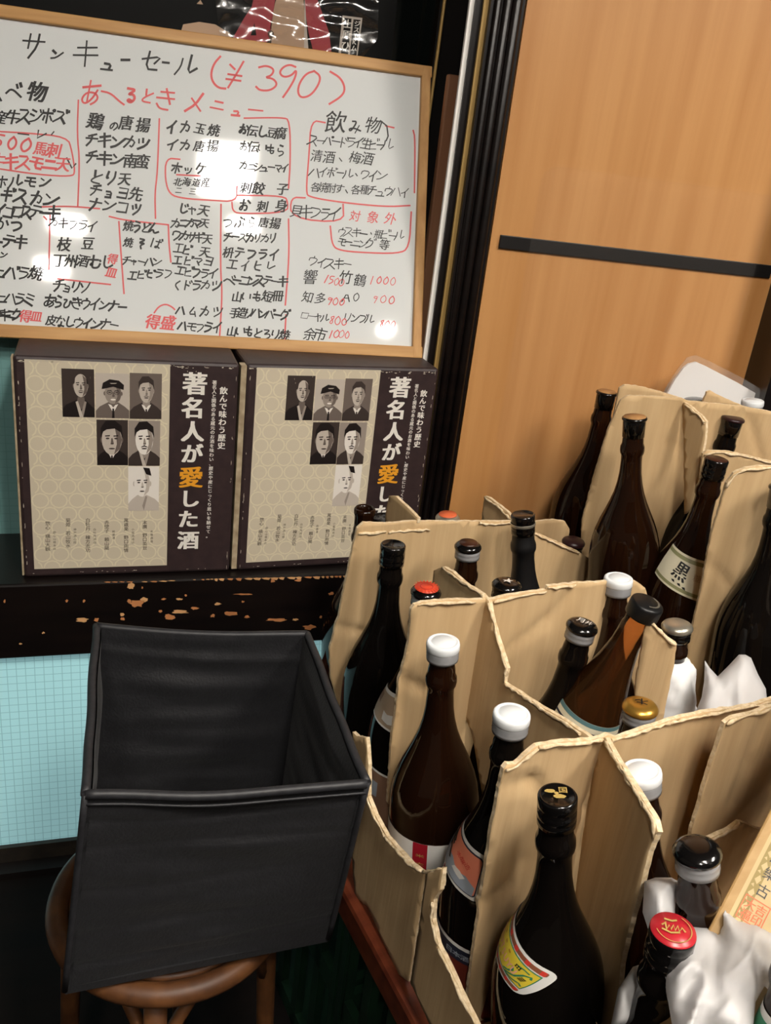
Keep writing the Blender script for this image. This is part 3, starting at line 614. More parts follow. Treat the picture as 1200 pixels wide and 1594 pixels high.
# ------------------------------------------------------------------ two sake gift boxes on the sill
BZ0, BZ1, BX0, BX1, BYF = .601, .966, -.1255, .2035, 1.367
bsf_px = lambda px, py: (at_y(px, py, BYF)[0] - BX0, at_y(px, py, BYF)[2] - BZ0)
def fr_(px, py): return bsf_px(px, py)
def crop1(x, y): return fr_(x / 3.158, 520 + y / 3.158)
def tone_face(mb, sf, x0, y0, w, h, v):
    """a small generic black-and-white portrait in six printed tones; v picks hair, hat, glasses, moustache, dress"""
    X = lambda a: x0 + w * a; Y = lambda b_: y0 + h * b_
    def pg(pts, m, l): poly(mb, sf, [(X(a), Y(b_)) for a, b_ in pts], 'tone_' + m, l)
    bg = v['bg']; pg([(0, 0), (1, 0), (1, 1), (0, 1)], bg, 2)
    fx, fy, fw, fh = v['face']
    pg([(0, 0), (1, 0), (1, .18), (.86, .27), (fx + .15, .36), (fx - .15, .36), (.12, .26), (0, .16)], v['coat'], 3)
    pg([(fx - .10, .42), (fx + .10, .42), (fx + .13, .27), (fx, .16), (fx - .13, .27)], v['skin2'], 3.4)
    if v.get('shirt'): pg([(fx - .15, .32), (fx, .12), (fx + .15, .32), (fx + .06, .30), (fx, .24), (fx - .06, .30)], 'f', 3.7); pg([(fx - .025, .22), (fx + .025, .22), (fx + .04, .0), (fx - .04, .0)], v.get('tie', 'b'), 3.8)
    if v.get('kimono'): pg([(fx - .17, .32), (fx - .10, .34), (fx + .06, .0), (fx - .05, .0)], 'e', 3.7); pg([(fx + .17, .32), (fx + .11, .34), (fx - .02, .05), (fx + .06, .0)], 'd', 3.65)
    pg(oval(fx, fy, fw, fh), v['skin'], 4)
    pg([(fx + fw * .25, fy + fh * .93), (fx + fw * .8, fy + fh * .6), (fx + fw, fy), (fx + fw * .8, fy - fh * .6), (fx + fw * .2, fy - fh * .97), (fx + fw * .5, fy - fh * .3), (fx + fw * .45, fy + fh * .3)], v['skin2'], 4.4)
    for e in (-1, 1): pg(oval(fx + e * fw * 1.0, fy - fh * .02, fw * .14, fh * .2, 10), v['skin2'], 3.9)
    for e in (-1, 1):
        ex = fx + e * fw * .42
        pg([(ex - fw * .26, fy + fh * .27), (ex + fw * .24, fy + fh * .30), (ex + fw * .22, fy + fh * .22), (ex - fw * .24, fy + fh * .20)], 'a', 5)
        pg(oval(ex, fy + fh * .08, fw * .19, fh * .055, 10), 'b', 5)
        if v.get('glasses'):
            for q in range(12):
                a0, a1 = q * 30, q * 30 + 32
                pg([(ex + fw * .33 * math.cos(R(a)) * k, fy + fh * .08 + fh * .2 * math.sin(R(a)) * k) for a, k in ((a0, 1), (a1, 1), (a1, .8), (a0, .8))], 'a', 5.3)
    pg([(fx - fw * .05, fy + fh * .1), (fx + fw * .08, fy + fh * .1), (fx + fw * .2, fy - fh * .24), (fx - fw * .12, fy - fh * .26)], v['skin2'], 4.8)
    pg([(fx - fw * .14, fy - fh * .25), (fx + fw * .2, fy - fh * .23), (fx + fw * .16, fy - fh * .3), (fx - fw * .1, fy - fh * .3)], 'b', 5)
    if v.get('tache'): pg([(fx - fw * .4, fy - fh * .48), (fx, fy - fh * .34), (fx + fw * .42, fy - fh * .48), (fx + fw * .3, fy - fh * .5), (fx, fy - fh * .44), (fx - fw * .3, fy - fh * .5)], v['tache'], 5)
    pg(oval(fx, fy - fh * .58, fw * .32, fh * (.09 if v.get('smile') else .05), 10), 'f' if v.get('smile') else 'b', 5.1)
    hr = v['hair']
    if hr == 'bald': 
        pg([(fx - fw * 1.05, fy + fh * .1), (fx - fw * .98, fy + fh * .55), (fx - fw * .75, fy + fh * .7), (fx - fw * .85, fy + fh * .2)], 'b', 5); pg([(fx + fw * 1.05, fy + fh * .1), (fx + fw * .98, fy + fh * .5), (fx + fw * .8, fy + fh * .62), (fx + fw * .85, fy + fh * .2)], 'a', 5)
    elif hr == 'hat':
        pg([(fx - fw * 1.35, fy + fh * .38), (fx - fw * 1.2, fy + fh * .95), (fx - fw * .4, fy + fh * 1.3), (fx + fw * .7, fy + fh * 1.2), (fx + fw * 1.3, fy + fh * .8), (fx + fw * 1.25, fy + fh * .35), (fx, fy + fh * .62), (fx - fw, fy + fh * .42)], 'a', 5.2)
        pg([(fx - fw * .4, fy + fh * .95), (fx + fw * .5, fy + fh * .98), (fx + fw * .3, fy + fh * .9), (fx - fw * .2, fy + fh * .88)], 'e', 5.5)
    elif hr == 'topknot': pg([(fx + fw * .1, fy + fh * 1.2), (fx + fw * .9, fy + fh * 1.15), (fx + fw * 1.15, fy + fh * .6), (fx + fw * .5, fy + fh * .7)], 'a', 5.2)
    else:
        pg([(fx - fw * 1.08, fy + fh * .2), (fx - fw * 1.1, fy + fh * .75), (fx - fw * .6, fy + fh * 1.2), (fx + fw * .3, fy + fh * 1.24), (fx + fw * 1.0, fy + fh * .9), (fx + fw * 1.12, fy + fh * .15), (fx + fw * .85, fy + fh * .5), (fx + fw * .3, fy + fh * .72), (fx - fw * .5, fy + fh * .66), (fx - fw * .88, fy + fh * .5)], hr, 5.2)
VAR = [dict(bg='b', face=(.58, .66, .22, .24), coat='a', skin='e', skin2='c', hair='bald', tache='c', kimono=1),
       dict(bg='e', face=(.52, .56, .25, .24), coat='c', skin='d', skin2='c', hair='hat', glasses=1, smile=1, shirt=1, tie='a'),
       dict(bg='c', face=(.52, .62, .22, .26), coat='b', skin='e', skin2='d', hair='b', shirt=1, tie='b', tache='c'),
       dict(bg='b', face=(.48, .57, .32, .34), coat='a', skin='e', skin2='c', hair='a', shirt=1, tie='a'),
       dict(bg='d', face=(.50, .58, .28, .33), coat='b', skin='f', skin2='d', hair='a', tache='a', kimono=1),
       dict(bg='f', face=(.45, .62, .26, .30), coat='e', skin='f', skin2='e', hair='topknot', kimono=1)]
RECTS = [((301, 168), (466, 409)), ((468, 190), (635, 414)), ((637, 190), (793, 418)), ((474, 420), (629, 644)), ((631, 424), (785, 647)), ((630, 650), (780, 866))]
def sake_box(label, o, yaw, flap):
    t = thing('sake_gift_box', label, 'box', o, 'dark printed sake gift boxes')
    bx_ = np.array([math.cos(yaw), math.sin(yaw), 0]); by = np.array([-math.sin(yaw), math.cos(yaw), 0]); w, h, dp = BX1 - BX0, BZ1 - BZ0, .155
    o = np.array(o)
    mb = MB(); ax = np.stack([bx_, by, EZ]); mb.box(o + bx_ * w / 2 + by * dp / 2 + EZ * h / 2, (w / 2, dp / 2, h / 2), 'box_brown', ax); mb.build('carton', t, bevel=.005)
    # raw card showing on the left side and along the worn edges
    mb = MB(); mb.box(o - bx_ * (flap - .0002) + by * .012 + EZ * h / 2, (flap, .010, h / 2 - .003), 'box_edge', ax); mb.build('side_flap', t)
    sf = Flat(o, bx_, EZ, -by)
    mb = MB()
    q = [crop1(128, 115), crop1(842, 158), crop1(815, 1137), crop1(160, 1155)]
    x0 = .5 * (q[0][0] + q[3][0]); x1 = .5 * (q[1][0] + q[2][0]); y1 = .5 * (q[0][1] + q[1][1]); y0 = .5 * (q[2][1] + q[3][1])
    rect(mb, sf, x0, y0, x1, y1, 'box_beige', 1)
    pit = .0273; n = 0; yy = y0 + .002
    while yy < y1:
        xx = x0 + (pit / 2 if n % 2 else 0)
        while xx < x1 + .01:
            for k in range(12):
                a0, a1 = R(30 * k), R(30 * k + 30); P = [(xx + r_ * math.cos(a), yy + r_ * math.sin(a)) for a, r_ in ((a0, .0134), (a1, .0134), (a1, .0112), (a0, .0112))]
                if all(x0 < p[0] < x1 and y0 < p[1] < y1 for p in P): poly(mb, sf, P, 'box_ring', 1.5)
            xx += pit
        yy += pit * .866; n += 1
    mb.build('printed_panel', t, weld=False, fix=False)
    for (a, b_), v in zip(RECTS, VAR):
        mb = MB(); p = crop1(*a); q = crop1(*b_); tone_face(mb, sf, p[0], q[1], q[0] - p[0], p[1] - q[1], v); mb.build('portrait_print', t, weld=False, fix=False)
    mb = MB()
    for ch, x, y, hh in (('著', 955, 243, 118), ('名', 945, 362, 112), ('人', 943, 478, 112), ('が', 940, 587, 108), ('し', 930, 808, 104), ('た', 922, 908, 106), ('酒', 922, 1012, 110)):
        p = crop1(x, y); char(mb, sf, ch, p[0], p[1], hh / 3.158 / 1000 * 1.02 * 1.0, 'print_white', 2, 0, .042, sx=1.0)
    p = crop1(935, 703); char(mb, sf, '愛', p[0], p[1], .0385, 'print_gold', 2, 0, .036, sx=1.02)
    for k, ch in enumerate('飲んで味わう歴史'):
        p = crop1(1098 - k * 1.6, 278 + k * 38.5); char(mb, sf, ch, p[0], p[1], .0128, 'print_white', 2, 0, .03)
    line = '著名人と関係のある蔵元のお酒を味わい、歴史や産にじっくり思いを馳せて。'
    for k, ch in enumerate(line):
        p = crop1(1054 - k * .95, 238 + k * 22.2); char(mb, sf, ch, p[0], p[1], .0074, 'print_white', 2, 0, .02)
    mb.build('title_lettering', t, weld=False, fix=False)
    mb = MB()
    for x, y, s, s2 in ((235, 930, '惣心 横山大観', '酔心山根本店'), (335, 915, '菊姫 若山牧水', '神戸酒心館'), (432, 915, '白牡丹 棟方志功', '白牡丹酒造'), (525, 925, '赤壁子 頼山陽', '剣菱酒'), (620, 915, '萬歳楽 野口雨情', '小堀酒造店'), (712, 925, '末廣 野口英世', '末廣酒造')):
        for k, ch in enumerate(s):
            p = crop1(x - 1, y + k * 21); char(mb, sf, ch, p[0], p[1], .0078, 'print_ink', 2, 0, .01)
        for k, ch in enumerate(s2):
            p = crop1(x + 33, y + 45 + k * 16); char(mb, sf, ch, p[0], p[1], .0048, 'print_ink', 2)
    mb.build('small_lettering', t, weld=False, fix=False)
    mb = MB()
    def fleck(x, y, sx_, sy_, l=2):
        poly(mb, sf, [(x + sx_ * random.uniform(.4, 1) * math.cos(2 * math.pi * k / 8), y + sy_ * random.uniform(.4, 1) * math.sin(2 * math.pi * k / 8)) for k in range(8)], 'wear_white', l)
    for k in range(60): fleck(random.uniform(.004, w - .004), h - .006 - abs(random.gauss(0, .0015)), random.uniform(.001, .0045), random.uniform(.0005, .0014))
    for k in range(34): fleck(random.choice([.0055, w - .0055]) + random.gauss(0, .0006), random.uniform(.005, h - .006), random.uniform(.0004, .0009), random.uniform(.001, .006))
    for k in range(14): fleck(random.uniform(.004, w - .004), .006 + abs(random.gauss(0, .001)), random.uniform(.001, .003), random.uniform(.0004, .0009))
    for k in range(6): fleck(random.uniform(.02, w - .02), h - .01 - random.random() * .02, .0006, .002)
    mb.build('worn_edge', t, weld=False, fix=False)['kind'] = 'stuff'
sake_box('dark sake gift box fully in view under the whiteboard, beside the teal board', (BX0, BYF, BZ0), 0, .0015)
sake_box('dark sake gift box beside the door jamb, half hidden behind the bottle carton', (.2155, BYF, BZ0), R(3.2), .0045)

# ------------------------------------------------------------------ black fabric basket on the round stool
top = [np.array(p) for p in ((-.021, .700, .724), (.250, .676, .722), (.247, .962, .722), (-.012, 1.004, .724))]
bot = [np.array(p) for p in ((-.047, .706, .457), (.238, .703, .476), (.235, .962, .462), (-.03, .985, .462))]
bk = thing('fabric_storage_basket', 'empty black fabric storage basket with open top on the round stool', 'basket', (.10, .84, .46))
def wall_grid(i, j, inner):
    cen = sum(top) / 4; rows, cols = 60, 30; V = []
    for r_ in range(rows + 1):
        v = r_ / rows
        for c_ in range(cols + 1):
            u = c_ / cols; p = (bot[i] * (1 - u) + bot[j] * u) * (1 - v) + (top[i] * (1 - u) + top[j] * u) * v
            nrm = unit(np.cross(bot[j] - bot[i], EZ)); nrm = nrm if (p - cen) @ nrm > 0 else -nrm
            b0 = math.sin(math.pi * u) 
            p = p + nrm * (-.006 * b0 * math.sin(math.pi * v * .9) + .0065 * noise.noise(Vector((p[0] * 9 + i, p[1] * 9, p[2] * 38))) * b0)
            if i == 0:
                for v0, dv, am in ((.86, .10, .0025), (.74, -.05, .002), (.52, .04, .0012), (.30, -.06, .0012), (.12, .08, .0025)): p = p - nrm * am * math.exp(-((v - v0 - dv * (u - .4) * (u - .2)) / .018) ** 2)
            if i == 2: p = p - nrm * .0018 * math.exp(-((v - .86 - .03 * u) / .02) ** 2)
            p = p - EZ * .007 * b0 * v * (1 if i == 0 else .6 if i == 2 else .2)
            if inner: p = p - nrm * .006
            V.append(p)
    return V, [(a * (cols + 1) + b_, a * (cols + 1) + b_ + 1, (a + 1) * (cols + 1) + b_ + 1, (a + 1) * (cols + 1) + b_) for a in range(rows) for b_ in range(cols)], rows, cols
for i, nm in enumerate(('front_wall', 'right_wall', 'rear_wall', 'left_wall')):
    j = (i + 1) % 4; mb = MB(); V, Fq, rr, cc = wall_grid(i, j, False); V2, F2, _, _ = wall_grid(i, j, True)
    mb.add(V, Fq, 'basket_cloth', True); mb.add(V2, [f[::-1] for f in F2], 'basket_cloth', True)
    mb.build('side_wall', bk)
    pth = [V[rr * (cc + 1) + c_] - EZ * .001 for c_ in range(cc + 1)]
    mb = MB(); mb.tube(pth, .0048, 'basket_piping', 10); mb.tube([p - EZ * .011 + unit(np.cross(bot[j] - bot[i], EZ)) * (.0012 if True else 0) for p in pth], .0016, 'basket_piping', 6); mb.build('rim_piping', bk)
    pth = [bot[i] * (1 - k / 8) + top[i] * (k / 8) for k in range(9)]
    mb = MB(); mb.tube(pth, .0035, 'basket_piping', 8); mb.build('corner_seam', bk)
mb = MB(); mb.hexa([p - EZ * .006 for p in bot], [p + EZ * .004 for p in bot], 'basket_cloth'); mb.build('bottom_panel', bk)
ST = np.array([.072, .829, 0]); st = thing('round_stool', 'round cane-seated bentwood stool under the black basket', 'stool', ST)
ring = lambda r_, z, n=64: [ST + np.array([r_ * math.cos(2 * math.pi * k / n), r_ * math.sin(2 * math.pi * k / n), z]) for k in range(n)]
mb = MB(); mb.tube(ring(.132, .435), .0135, 'cane_wood', 12, True); mb.tube(ring(.1135, .440), .0055, 'cane_wood', 10, True); mb.build('seat_ring', st)
mb = MB(); mb.lathe(ST + EZ * .430, EZ, [(0, .112), (.006, .112), (.010, .104), (.010, .0)], 'cane_weave', 48); mb.build('woven_seat', st)
for k in range(4):
    a = R(258 + 90 * k); d = np.array([math.cos(a), math.sin(a), 0]); mb = MB()
    mb.tube([ST + d * (.118 + .018 * q) + EZ * (.43 - .43 * q) for q in (0, .35, .7, 1)], [.0135, .0125, .0115, .011], 'cane_wood', 10); mb.build('leg', st)
    e = np.array([math.cos(a + math.pi / 2), math.sin(a + math.pi / 2), 0]); mb = MB()
    mb.tube([ST + (d * math.cos(w_) + e * math.sin(w_)) * (.122 - .03 * math.sin(2 * w_)) + EZ * (.30 + .105 * math.sin(2 * w_) ** .6) for w_ in [math.pi / 2 * q / 12 for q in range(13)]], .008, 'cane_wood', 8); mb.build('curved_brace', st)

# ------------------------------------------------------------------ plank on green crates
th = R(9.9); U = np.array([math.cos(th), math.sin(th), 0]); V_ = np.array([-math.sin(th), math.cos(th), 0]); cax = np.stack([U, V_, EZ])
UV = lambda u, v, z: U * u + V_ * v + EZ * z
PT = .472
mb = MB(); mb.box(UV(.675, .70, PT - .023), (.275, .50, .023), 'plank_red', cax); tag(mb.build('wooden_plank', bevel=.007), 'reddish brown wooden plank laid across the green crate under the bottle cartons', 'plank')
def beer_crate(label, u0, v0):
    t = thing('beer_crate', label, 'crate', UV(u0 + .18, v0 + .2, 0), 'green plastic crates under the plank')
    w, dp, h = .36, .44, PT - .0465
    for nm, (a0, a1, fx) in dict(left_side=(v0, v0 + dp, u0), right_side=(v0, v0 + dp, u0 + w), front_side=(u0, u0 + w, v0), rear_side=(u0, u0 + w, v0 + dp)).items():
        mb = MB(); isu = nm in ('left_side', 'right_side')
        def pt(a, z): return UV(fx, a, z) if isu else UV(a, fx, z)
        def bar(a, z, ha, hz):
            c = pt(a, z); mb.box(c, (.006, ha, hz) if isu else (ha, .006, hz), 'crate_green', cax)
        for z in (.015, h - .02, h * .52): bar((a0 + a1) / 2, z, (a1 - a0) / 2, .018)
        n = 7
        for k in range(n + 1):
            bar(a0 + (a1 - a0) * k / n, h / 2, .010, h / 2)
        mb.build('lattice_side', t)
    mb = MB(); mb.box(UV(u0 + w / 2, v0 + dp / 2, .01), (w / 2, dp / 2, .006), 'crate_green', cax); mb.build('crate_floor', t)
beer_crate('green lattice crate under the plank, nearest the basket', .44, .30)
beer_crate('green lattice crate under the plank, farther back by the sill', .44, .76)

# ------------------------------------------------------------------ cardboard cartons
def card(parent, N, d, px, name='divider', thick=.0045, jit=.0006, warp=.002, step=.0085, creases=(), m='cardboard', tear=None):
    """a cardboard wall in the vertical plane N.p = d; px is its outline as seen"""
    N = unit(N); n = N if N @ (EYE - on(*px[0], N, d)) > 0 else -N
    h = unit(np.cross(EZ, n)); o0 = on(*px[0], N, d)
    P2 = [((on(*p, N, d) - o0) @ h, (on(*p, N, d) - o0) @ EZ) for p in px]
    seed = random.uniform(0, 50); cr = [[((on(*p, N, d) - o0) @ h, (on(*p, N, d) - o0) @ EZ) for p in c_] for c_ in creases]
    def dist(p, a, b_):
        p, a, b_ = map(np.array, (p, a, b_)); t = np.clip(((p - a) @ (b_ - a)) / ((b_ - a) @ (b_ - a)), 0, 1); return np.linalg.norm(p - a - (b_ - a) * t)
    def disp(p):
        w = warp * (noise.noise(Vector((p[0] * 9 + seed, p[1] * 6, seed))) + .35 * noise.noise(Vector((p[0] * 30, p[1] * 22, seed))))
        for c_ in cr:
            for a, b_ in zip(c_[:-1], c_[1:]): w -= .0042 * math.exp(-(dist(p, a, b_) / .0065) ** 2)
        return w
    mb = MB(); slab(mb, P2, lambda p: o0 + h * p[0] + EZ * p[1], n, thick, m, 'cardboard_edge', step, jit, disp, bstep=.006)
    if tear:                                  # strip of torn ply folded over a stretch of the rim
        for L in tear:
            pts = resample([((on(*p, N, d) - o0) @ h, (on(*p, N, d) - o0) @ EZ) for p in L], .006, closed=False)
            mb.tube([o0 + h * p[0] + EZ * (p[1] - .001 + random.uniform(-.001, .001)) + n * (.0015 + random.uniform(-.0005, .0008)) for p in pts], [.0014 + random.uniform(-.0006, .0012) for _ in pts], 'cardboard_edge', 7)
    return mb.build(name, parent)
cA = thing('bottle_carton', 'cut-down cardboard bottle carton with dividers standing behind the black basket', 'carton', UV(.6, .80, PT))
vL1, vL2, vL3, uC = .965, .745, .500, .562
card(cA, V_, vL1, [(556, 822), (566, 813), (600, 814), (640, 811), (700, 812), (760, 811), (803, 812), (826, 826), (860, 840), (900, 858), (921, 872), (917, 892), (909, 915), (900, 1010), (560, 1180), (530, 1110), (514, 1052), (513, 1010), (527, 960), (545, 870)],
     name='divider', creases=[[(526, 975), (560, 985), (640, 1000)]], tear=[[(557, 829), (575, 829), (600, 826)], [(604, 827), (640, 824), (668, 823)], [(745, 813), (770, 815), (800, 812)], [(830, 829), (870, 847), (900, 859)]])
card(cA, V_, 1.03, [(800, 816), (833, 812), (862, 809), (880, 812), (887, 824), (886, 845), (880, 900), (800, 900)], name='divider')
card(cA, U, .585, [(605, 772), (615, 772), (650, 806), (649, 814), (600, 818), (600, 800)], name='divider')
card(cA, U, .760, [(754, 772), (760, 774), (790, 797), (804, 812), (798, 850), (748, 850), (749, 800)], name='divider', tear=[[(755, 774), (775, 787), (804, 815)]])
card(cA, U, uC, [(676, 888), (690, 882), (705, 890), (725, 908), (752, 924), (762, 935), (766, 955), (779, 1000), (791, 1040), (786, 1062), (840, 1098), (880, 1122), (912, 1143), (920, 1150), (900, 1300), (760, 1300), (735, 1150), (690, 1000), (672, 930)],
     name='divider', tear=[[(690, 883), (715, 900), (757, 929)], [(763, 938), (778, 998), (790, 1040), (786, 1060)], [(787, 1064), (840, 1098), (905, 1140)]], warp=.003)
card(cA, V_, vL2, [(640, 948), (645, 941), (657, 937), (700, 934), (757, 934), (765, 933), (800, 926), (850, 918), (852, 912), (900, 908), (950, 905), (990, 905), (1004, 915), (1012, 945), (1010, 1150), (900, 1240), (640, 1300), (603, 1250), (610, 1150), (622, 1060), (636, 1000)],
     name='divider', creases=[[(897, 915), (850, 965), (780, 1020)], [(628, 1058), (650, 1068), (680, 1085)], [(740, 1090), (760, 1070)]], tear=[[(650, 940), (690, 936), (740, 935)], [(768, 935), (800, 928), (850, 919)], [(852, 914), (895, 909)]])
flap_d = on(1013, 968, V_, .70) @ unit(U * .8 + V_ * .6)
card(cA, U * .5 + V_ * .87, at_d(1030, 1040, 1.0) @ unit(U * .5 + V_ * .87), [(1008, 955), (1015, 966), (1030, 985), (1053, 1002), (1050, 1030), (1040, 1080), (1030, 1130), (985, 1160), (990, 1060)], name='divider', tear=[[(1016, 968), (1033, 988), (1051, 1002)]])
card(cA, U, .412, [(549, 1139), (556, 1146), (571, 1148), (574, 1190), (572, 1240), (583, 1268), (601, 1302), (641, 1345), (658, 1357), (672, 1354), (690, 1351), (688, 1380), (663, 1358), (652, 1430), (637, 1528), (620, 1516), (572, 1412), (552, 1395), (545, 1300)],
     name='outer_wall', tear=[[(573, 1240), (582, 1266), (601, 1300)], [(601, 1302), (640, 1344), (657, 1355)], [(661, 1356), (689, 1351)]])
cB = thing('bottle_carton', 'torn cardboard bottle carton with curved cut-outs, nearest the viewer beside the plank', 'carton', UV(.55, .40, PT))
card(cB, U, .402, [(690, 1352), (686, 1385), (676, 1400), (674, 1430), (682, 1470), (700, 1505), (715, 1540), (735, 1580), (748, 1610), (800, 1720), (760, 1820), (700, 1660), (638, 1530), (652, 1440), (664, 1360)],
     name='outer_wall', tear=[[(676, 1402), (674, 1430), (683, 1470)], [(684, 1474), (700, 1506), (716, 1542), (737, 1582), (750, 1610)]])
card(cB, V_, vL3, [(784, 1197), (790, 1190), (803, 1190), (822, 1172), (835, 1161), (862, 1156), (900, 1153), (937, 1148), (946, 1143), (960, 1148), (985, 1140), (1010, 1132), (1040, 1122), (1082, 1114), (1108, 1108), (1140, 1105), (1200, 1090), (1260, 1076), (1260, 1400), (1000, 1600), (720, 1640), (722, 1590), (744, 1440), (765, 1290)],
     name='divider', creases=[[(1128, 1112), (1100, 1200), (1075, 1292)], [(790, 1225), (830, 1215), (850, 1245)], [(930, 1160), (915, 1260), (905, 1330)], [(750, 1410), (790, 1385), (812, 1340)]],
     tear=[[(786, 1196), (804, 1191), (822, 1174), (836, 1162)], [(838, 1161), (862, 1157), (900, 1154), (936, 1149)], [(950, 1150), (990, 1139), (1040, 1123)], [(1040, 1123), (1100, 1110), (1200, 1091)], [(941, 1148), (950, 1156), (955, 1168)]], warp=.003)
Pj = on(940, 1151, V_, vL3); cd = unit(-V_ * .93 - U * .37); cn = unit(np.cross(cd, EZ))
card(cB, cn, Pj @ cn, [(936, 1150), (944, 1148), (957, 1172), (980, 1210), (1004, 1246), (1022, 1275), (1026, 1295), (1017, 1312), (1012, 1325), (990, 1410), (965, 1500), (955, 1600), (880, 1600), (895, 1380), (912, 1260)],
     name='divider', tear=[[(944, 1152), (957, 1174), (981, 1212), (1005, 1249), (1022, 1278), (1020, 1305)], [(946, 1158), (975, 1206), (1000, 1244), (1020, 1282)]])
card(cB, V_, vL3 - .035, [(1128, 1126), (1140, 1118), (1165, 1112), (1200, 1100), (1260, 1086), (1260, 1340), (1140, 1400), (1060, 1380), (1076, 1295), (1102, 1205)], name='outer_flap', creases=[[(1190, 1110), (1165, 1190), (1140, 1250)]], tear=[[(1129, 1125), (1142, 1118), (1199, 1101)]])
card(cB, V_, vL3 - .06, [(1100, 1306), (1115, 1299), (1135, 1290), (1150, 1279), (1160, 1281), (1180, 1290), (1240, 1300), (1240, 1420), (1090, 1420), (1085, 1330)], name='outer_flap', tear=[[(1101, 1306), (1130, 1293), (1150, 1280)]])
for nm, (c_, e_) in dict(a=((.61, .75, PT + .0015), (.175, .24, .0015))).items():
    mb = MB(); mb.box(UV(*c_), e_, 'cardboard', cax); mb.build('carton_floor', cA)
mb = MB(); mb.box(UV(.61, .35, PT + .0015), (.18, .145, .0015), 'cardboard', cax); mb.build('carton_floor', cB)
# raised carton at the back right, turned like the door
Tx = DX; Tn = DN
tdist = lambda px, py, zc: at_d(px, py, zc) @ Tn
T_OR = at_d(1040, 760, 1.28)
cT = thing('bottle_carton', 'raised cardboard bottle carton with rounded dividers in front of the oak door', 'carton', (T_OR[0], T_OR[1], PT))
dTL = tdist(1000, 700, 1.42); dQ = tdist(1150, 715, 1.36); dN = tdist(1150, 850, 1.20)
card(cT, Tn, dTL, [(962, 632), (966, 623), (976, 616), (1020, 617), (1062, 620), (1070, 624), (1110, 628), (1160, 633), (1200, 641), (1260, 650), (1260, 900), (900, 960), (906, 810), (924, 742), (945, 672)], name='divider', creases=[[(1064, 630), (1062, 700), (1072, 790)], [(1060, 640), (1040, 690), (1025, 760)], [(1166, 650), (1185, 720)]])
card(cT, Tn, dTL + .09, [(964, 604), (972, 599), (990, 600), (1030, 610), (1066, 622), (1066, 700), (950, 760), (955, 650)], name='divider')
card(cT, Tn, dTL + .05, [(1094, 626), (1100, 610), (1106, 608), (1125, 618), (1162, 634), (1164, 660), (1090, 660)], name='divider')
pc = on(1066, 626, Tn, dTL); cn2 = unit(Tx * .9 + Tn * .42)
card(cT, cn2, pc @ cn2, [(1062, 624), (1072, 630), (1090, 645), (1099, 656), (1096, 690), (1087, 740), (1078, 790), (1066, 800), (1064, 720)], name='divider', tear=[[(1068, 630), (1090, 647), (1098, 657)]])
card(cT, Tn, dQ, [(1094, 706), (1102, 701), (1130, 702), (1160, 708), (1200, 718), (1260, 728), (1260, 900), (1080, 960), (1085, 780)], name='divider', tear=[[(1096, 706), (1120, 703), (1160, 709), (1200, 719)]])
card(cT, Tn, dN, [(1126, 768), (1130, 752), (1142, 736), (1160, 728), (1180, 725), (1215, 726), (1270, 735), (1270, 1140), (1075, 1140), (1068, 1050), (1072, 1000), (1088, 930), (1106, 835)], name='outer_wall', creases=[[(1110, 880), (1130, 905), (1142, 930)]], warp=.003, tear=[[(1129, 757), (1143, 738), (1162, 729), (1200, 727)]])
mb = MB(); tz = .575
mb.box(np.array([T_OR[0], T_OR[1], 0]) + Tx * .10 - Tn * .04 + EZ * (PT + tz) / 2, (.17, .20, (tz - PT) / 2), 'cardboard', np.stack([Tx, Tn, EZ])); mb.build('carton_base', cT)

# ------------------------------------------------------------------ bottles
PROF = [(.006, .0142), (.030, .0142), (.0335, .0150), (.040, .0153), (.0445, .0172), (.0500, .0176), (.0545, .0170), (.058, .0152), (.068, .0150), (.085, .0160), (.100, .0182), (.115, .0218), (.130, .0270), (.145, .0333), (.160, .0398), (.175, .0452), (.190, .0491), (.205, .0515), (.222, .0525), (.352, .0525), (.358, .0505), (.361, .046), (.361, .0)]
SMALL = [(a * .80, r_ * (.86 if a > .1 else .93)) for a, r_ in PROF]
LEAN = [(.006, .0150), (.03, .0150), (.034, .0162), (.042, .0160), (.06, .0168), (.085, .021), (.11, .027), (.135, .0335), (.16, .040), (.182, .044), (.20, .0455), (.315, .0455), (.322, .043), (.324, .0)]
CAPS = {
 'white': [('cap', 'cap_white', [(0, .0), (0, .0115), (.0012, .0122), (.0012, .0150), (.0004, .0158), (.0016, .0178), (.0042, .0183), (.0095, .0183), (.0105, .0176)]),
           ('collar', 'cap_clear', [(.0106, .0174), (.0125, .0179), (.0140, .0174), (.0155, .0179), (.0170, .0174), (.0190, .0178), (.0225, .0176), (.0225, .0150)])],
 'dome': [('cap', None, [(0, 0), (.0004, .0090), (.0014, .0135), (.0034, .0168), (.0062, .0186), (.0088, .0184), (.0105, .0168)]),
          ('collar', 'cap_clear', [(.0106, .0166), (.012, .0171), (.0150, .0170), (.0158, .0166), (.0185, .0170), (.0225, .0170), (.0225, .0146)])],
 'metal': [('cap', None, [(.0008, 0), (.0008, .0135), (0, .0145), (.0004, .0160), (.0018, .0168), (.0100, .0168), (.0108, .0162), (.0122, .0168), (.0136, .0162), (.015, .0168), (.0205, .0168), (.0213, .0162), (.0228, .0168), (.0290, .0166), (.0290, .0145)])],
 'disc': [('cap', None, [(0, 0), (.0003, .0140), (.0012, .0172), (.0030, .0182), (.0048, .0178), (.0058, .0160)]),
          ('collar', 'sleek_black', [(.0059, .0158), (.008, .0162), (.0300, .0158), (.0300, .0142)])],
 'wide': [('cap', None, [(0, 0), (.0004, .0165), (.0016, .0182), (.0040, .0188), (.0170, .0188), (.0190, .0184), (.0190, .0150)])],
}
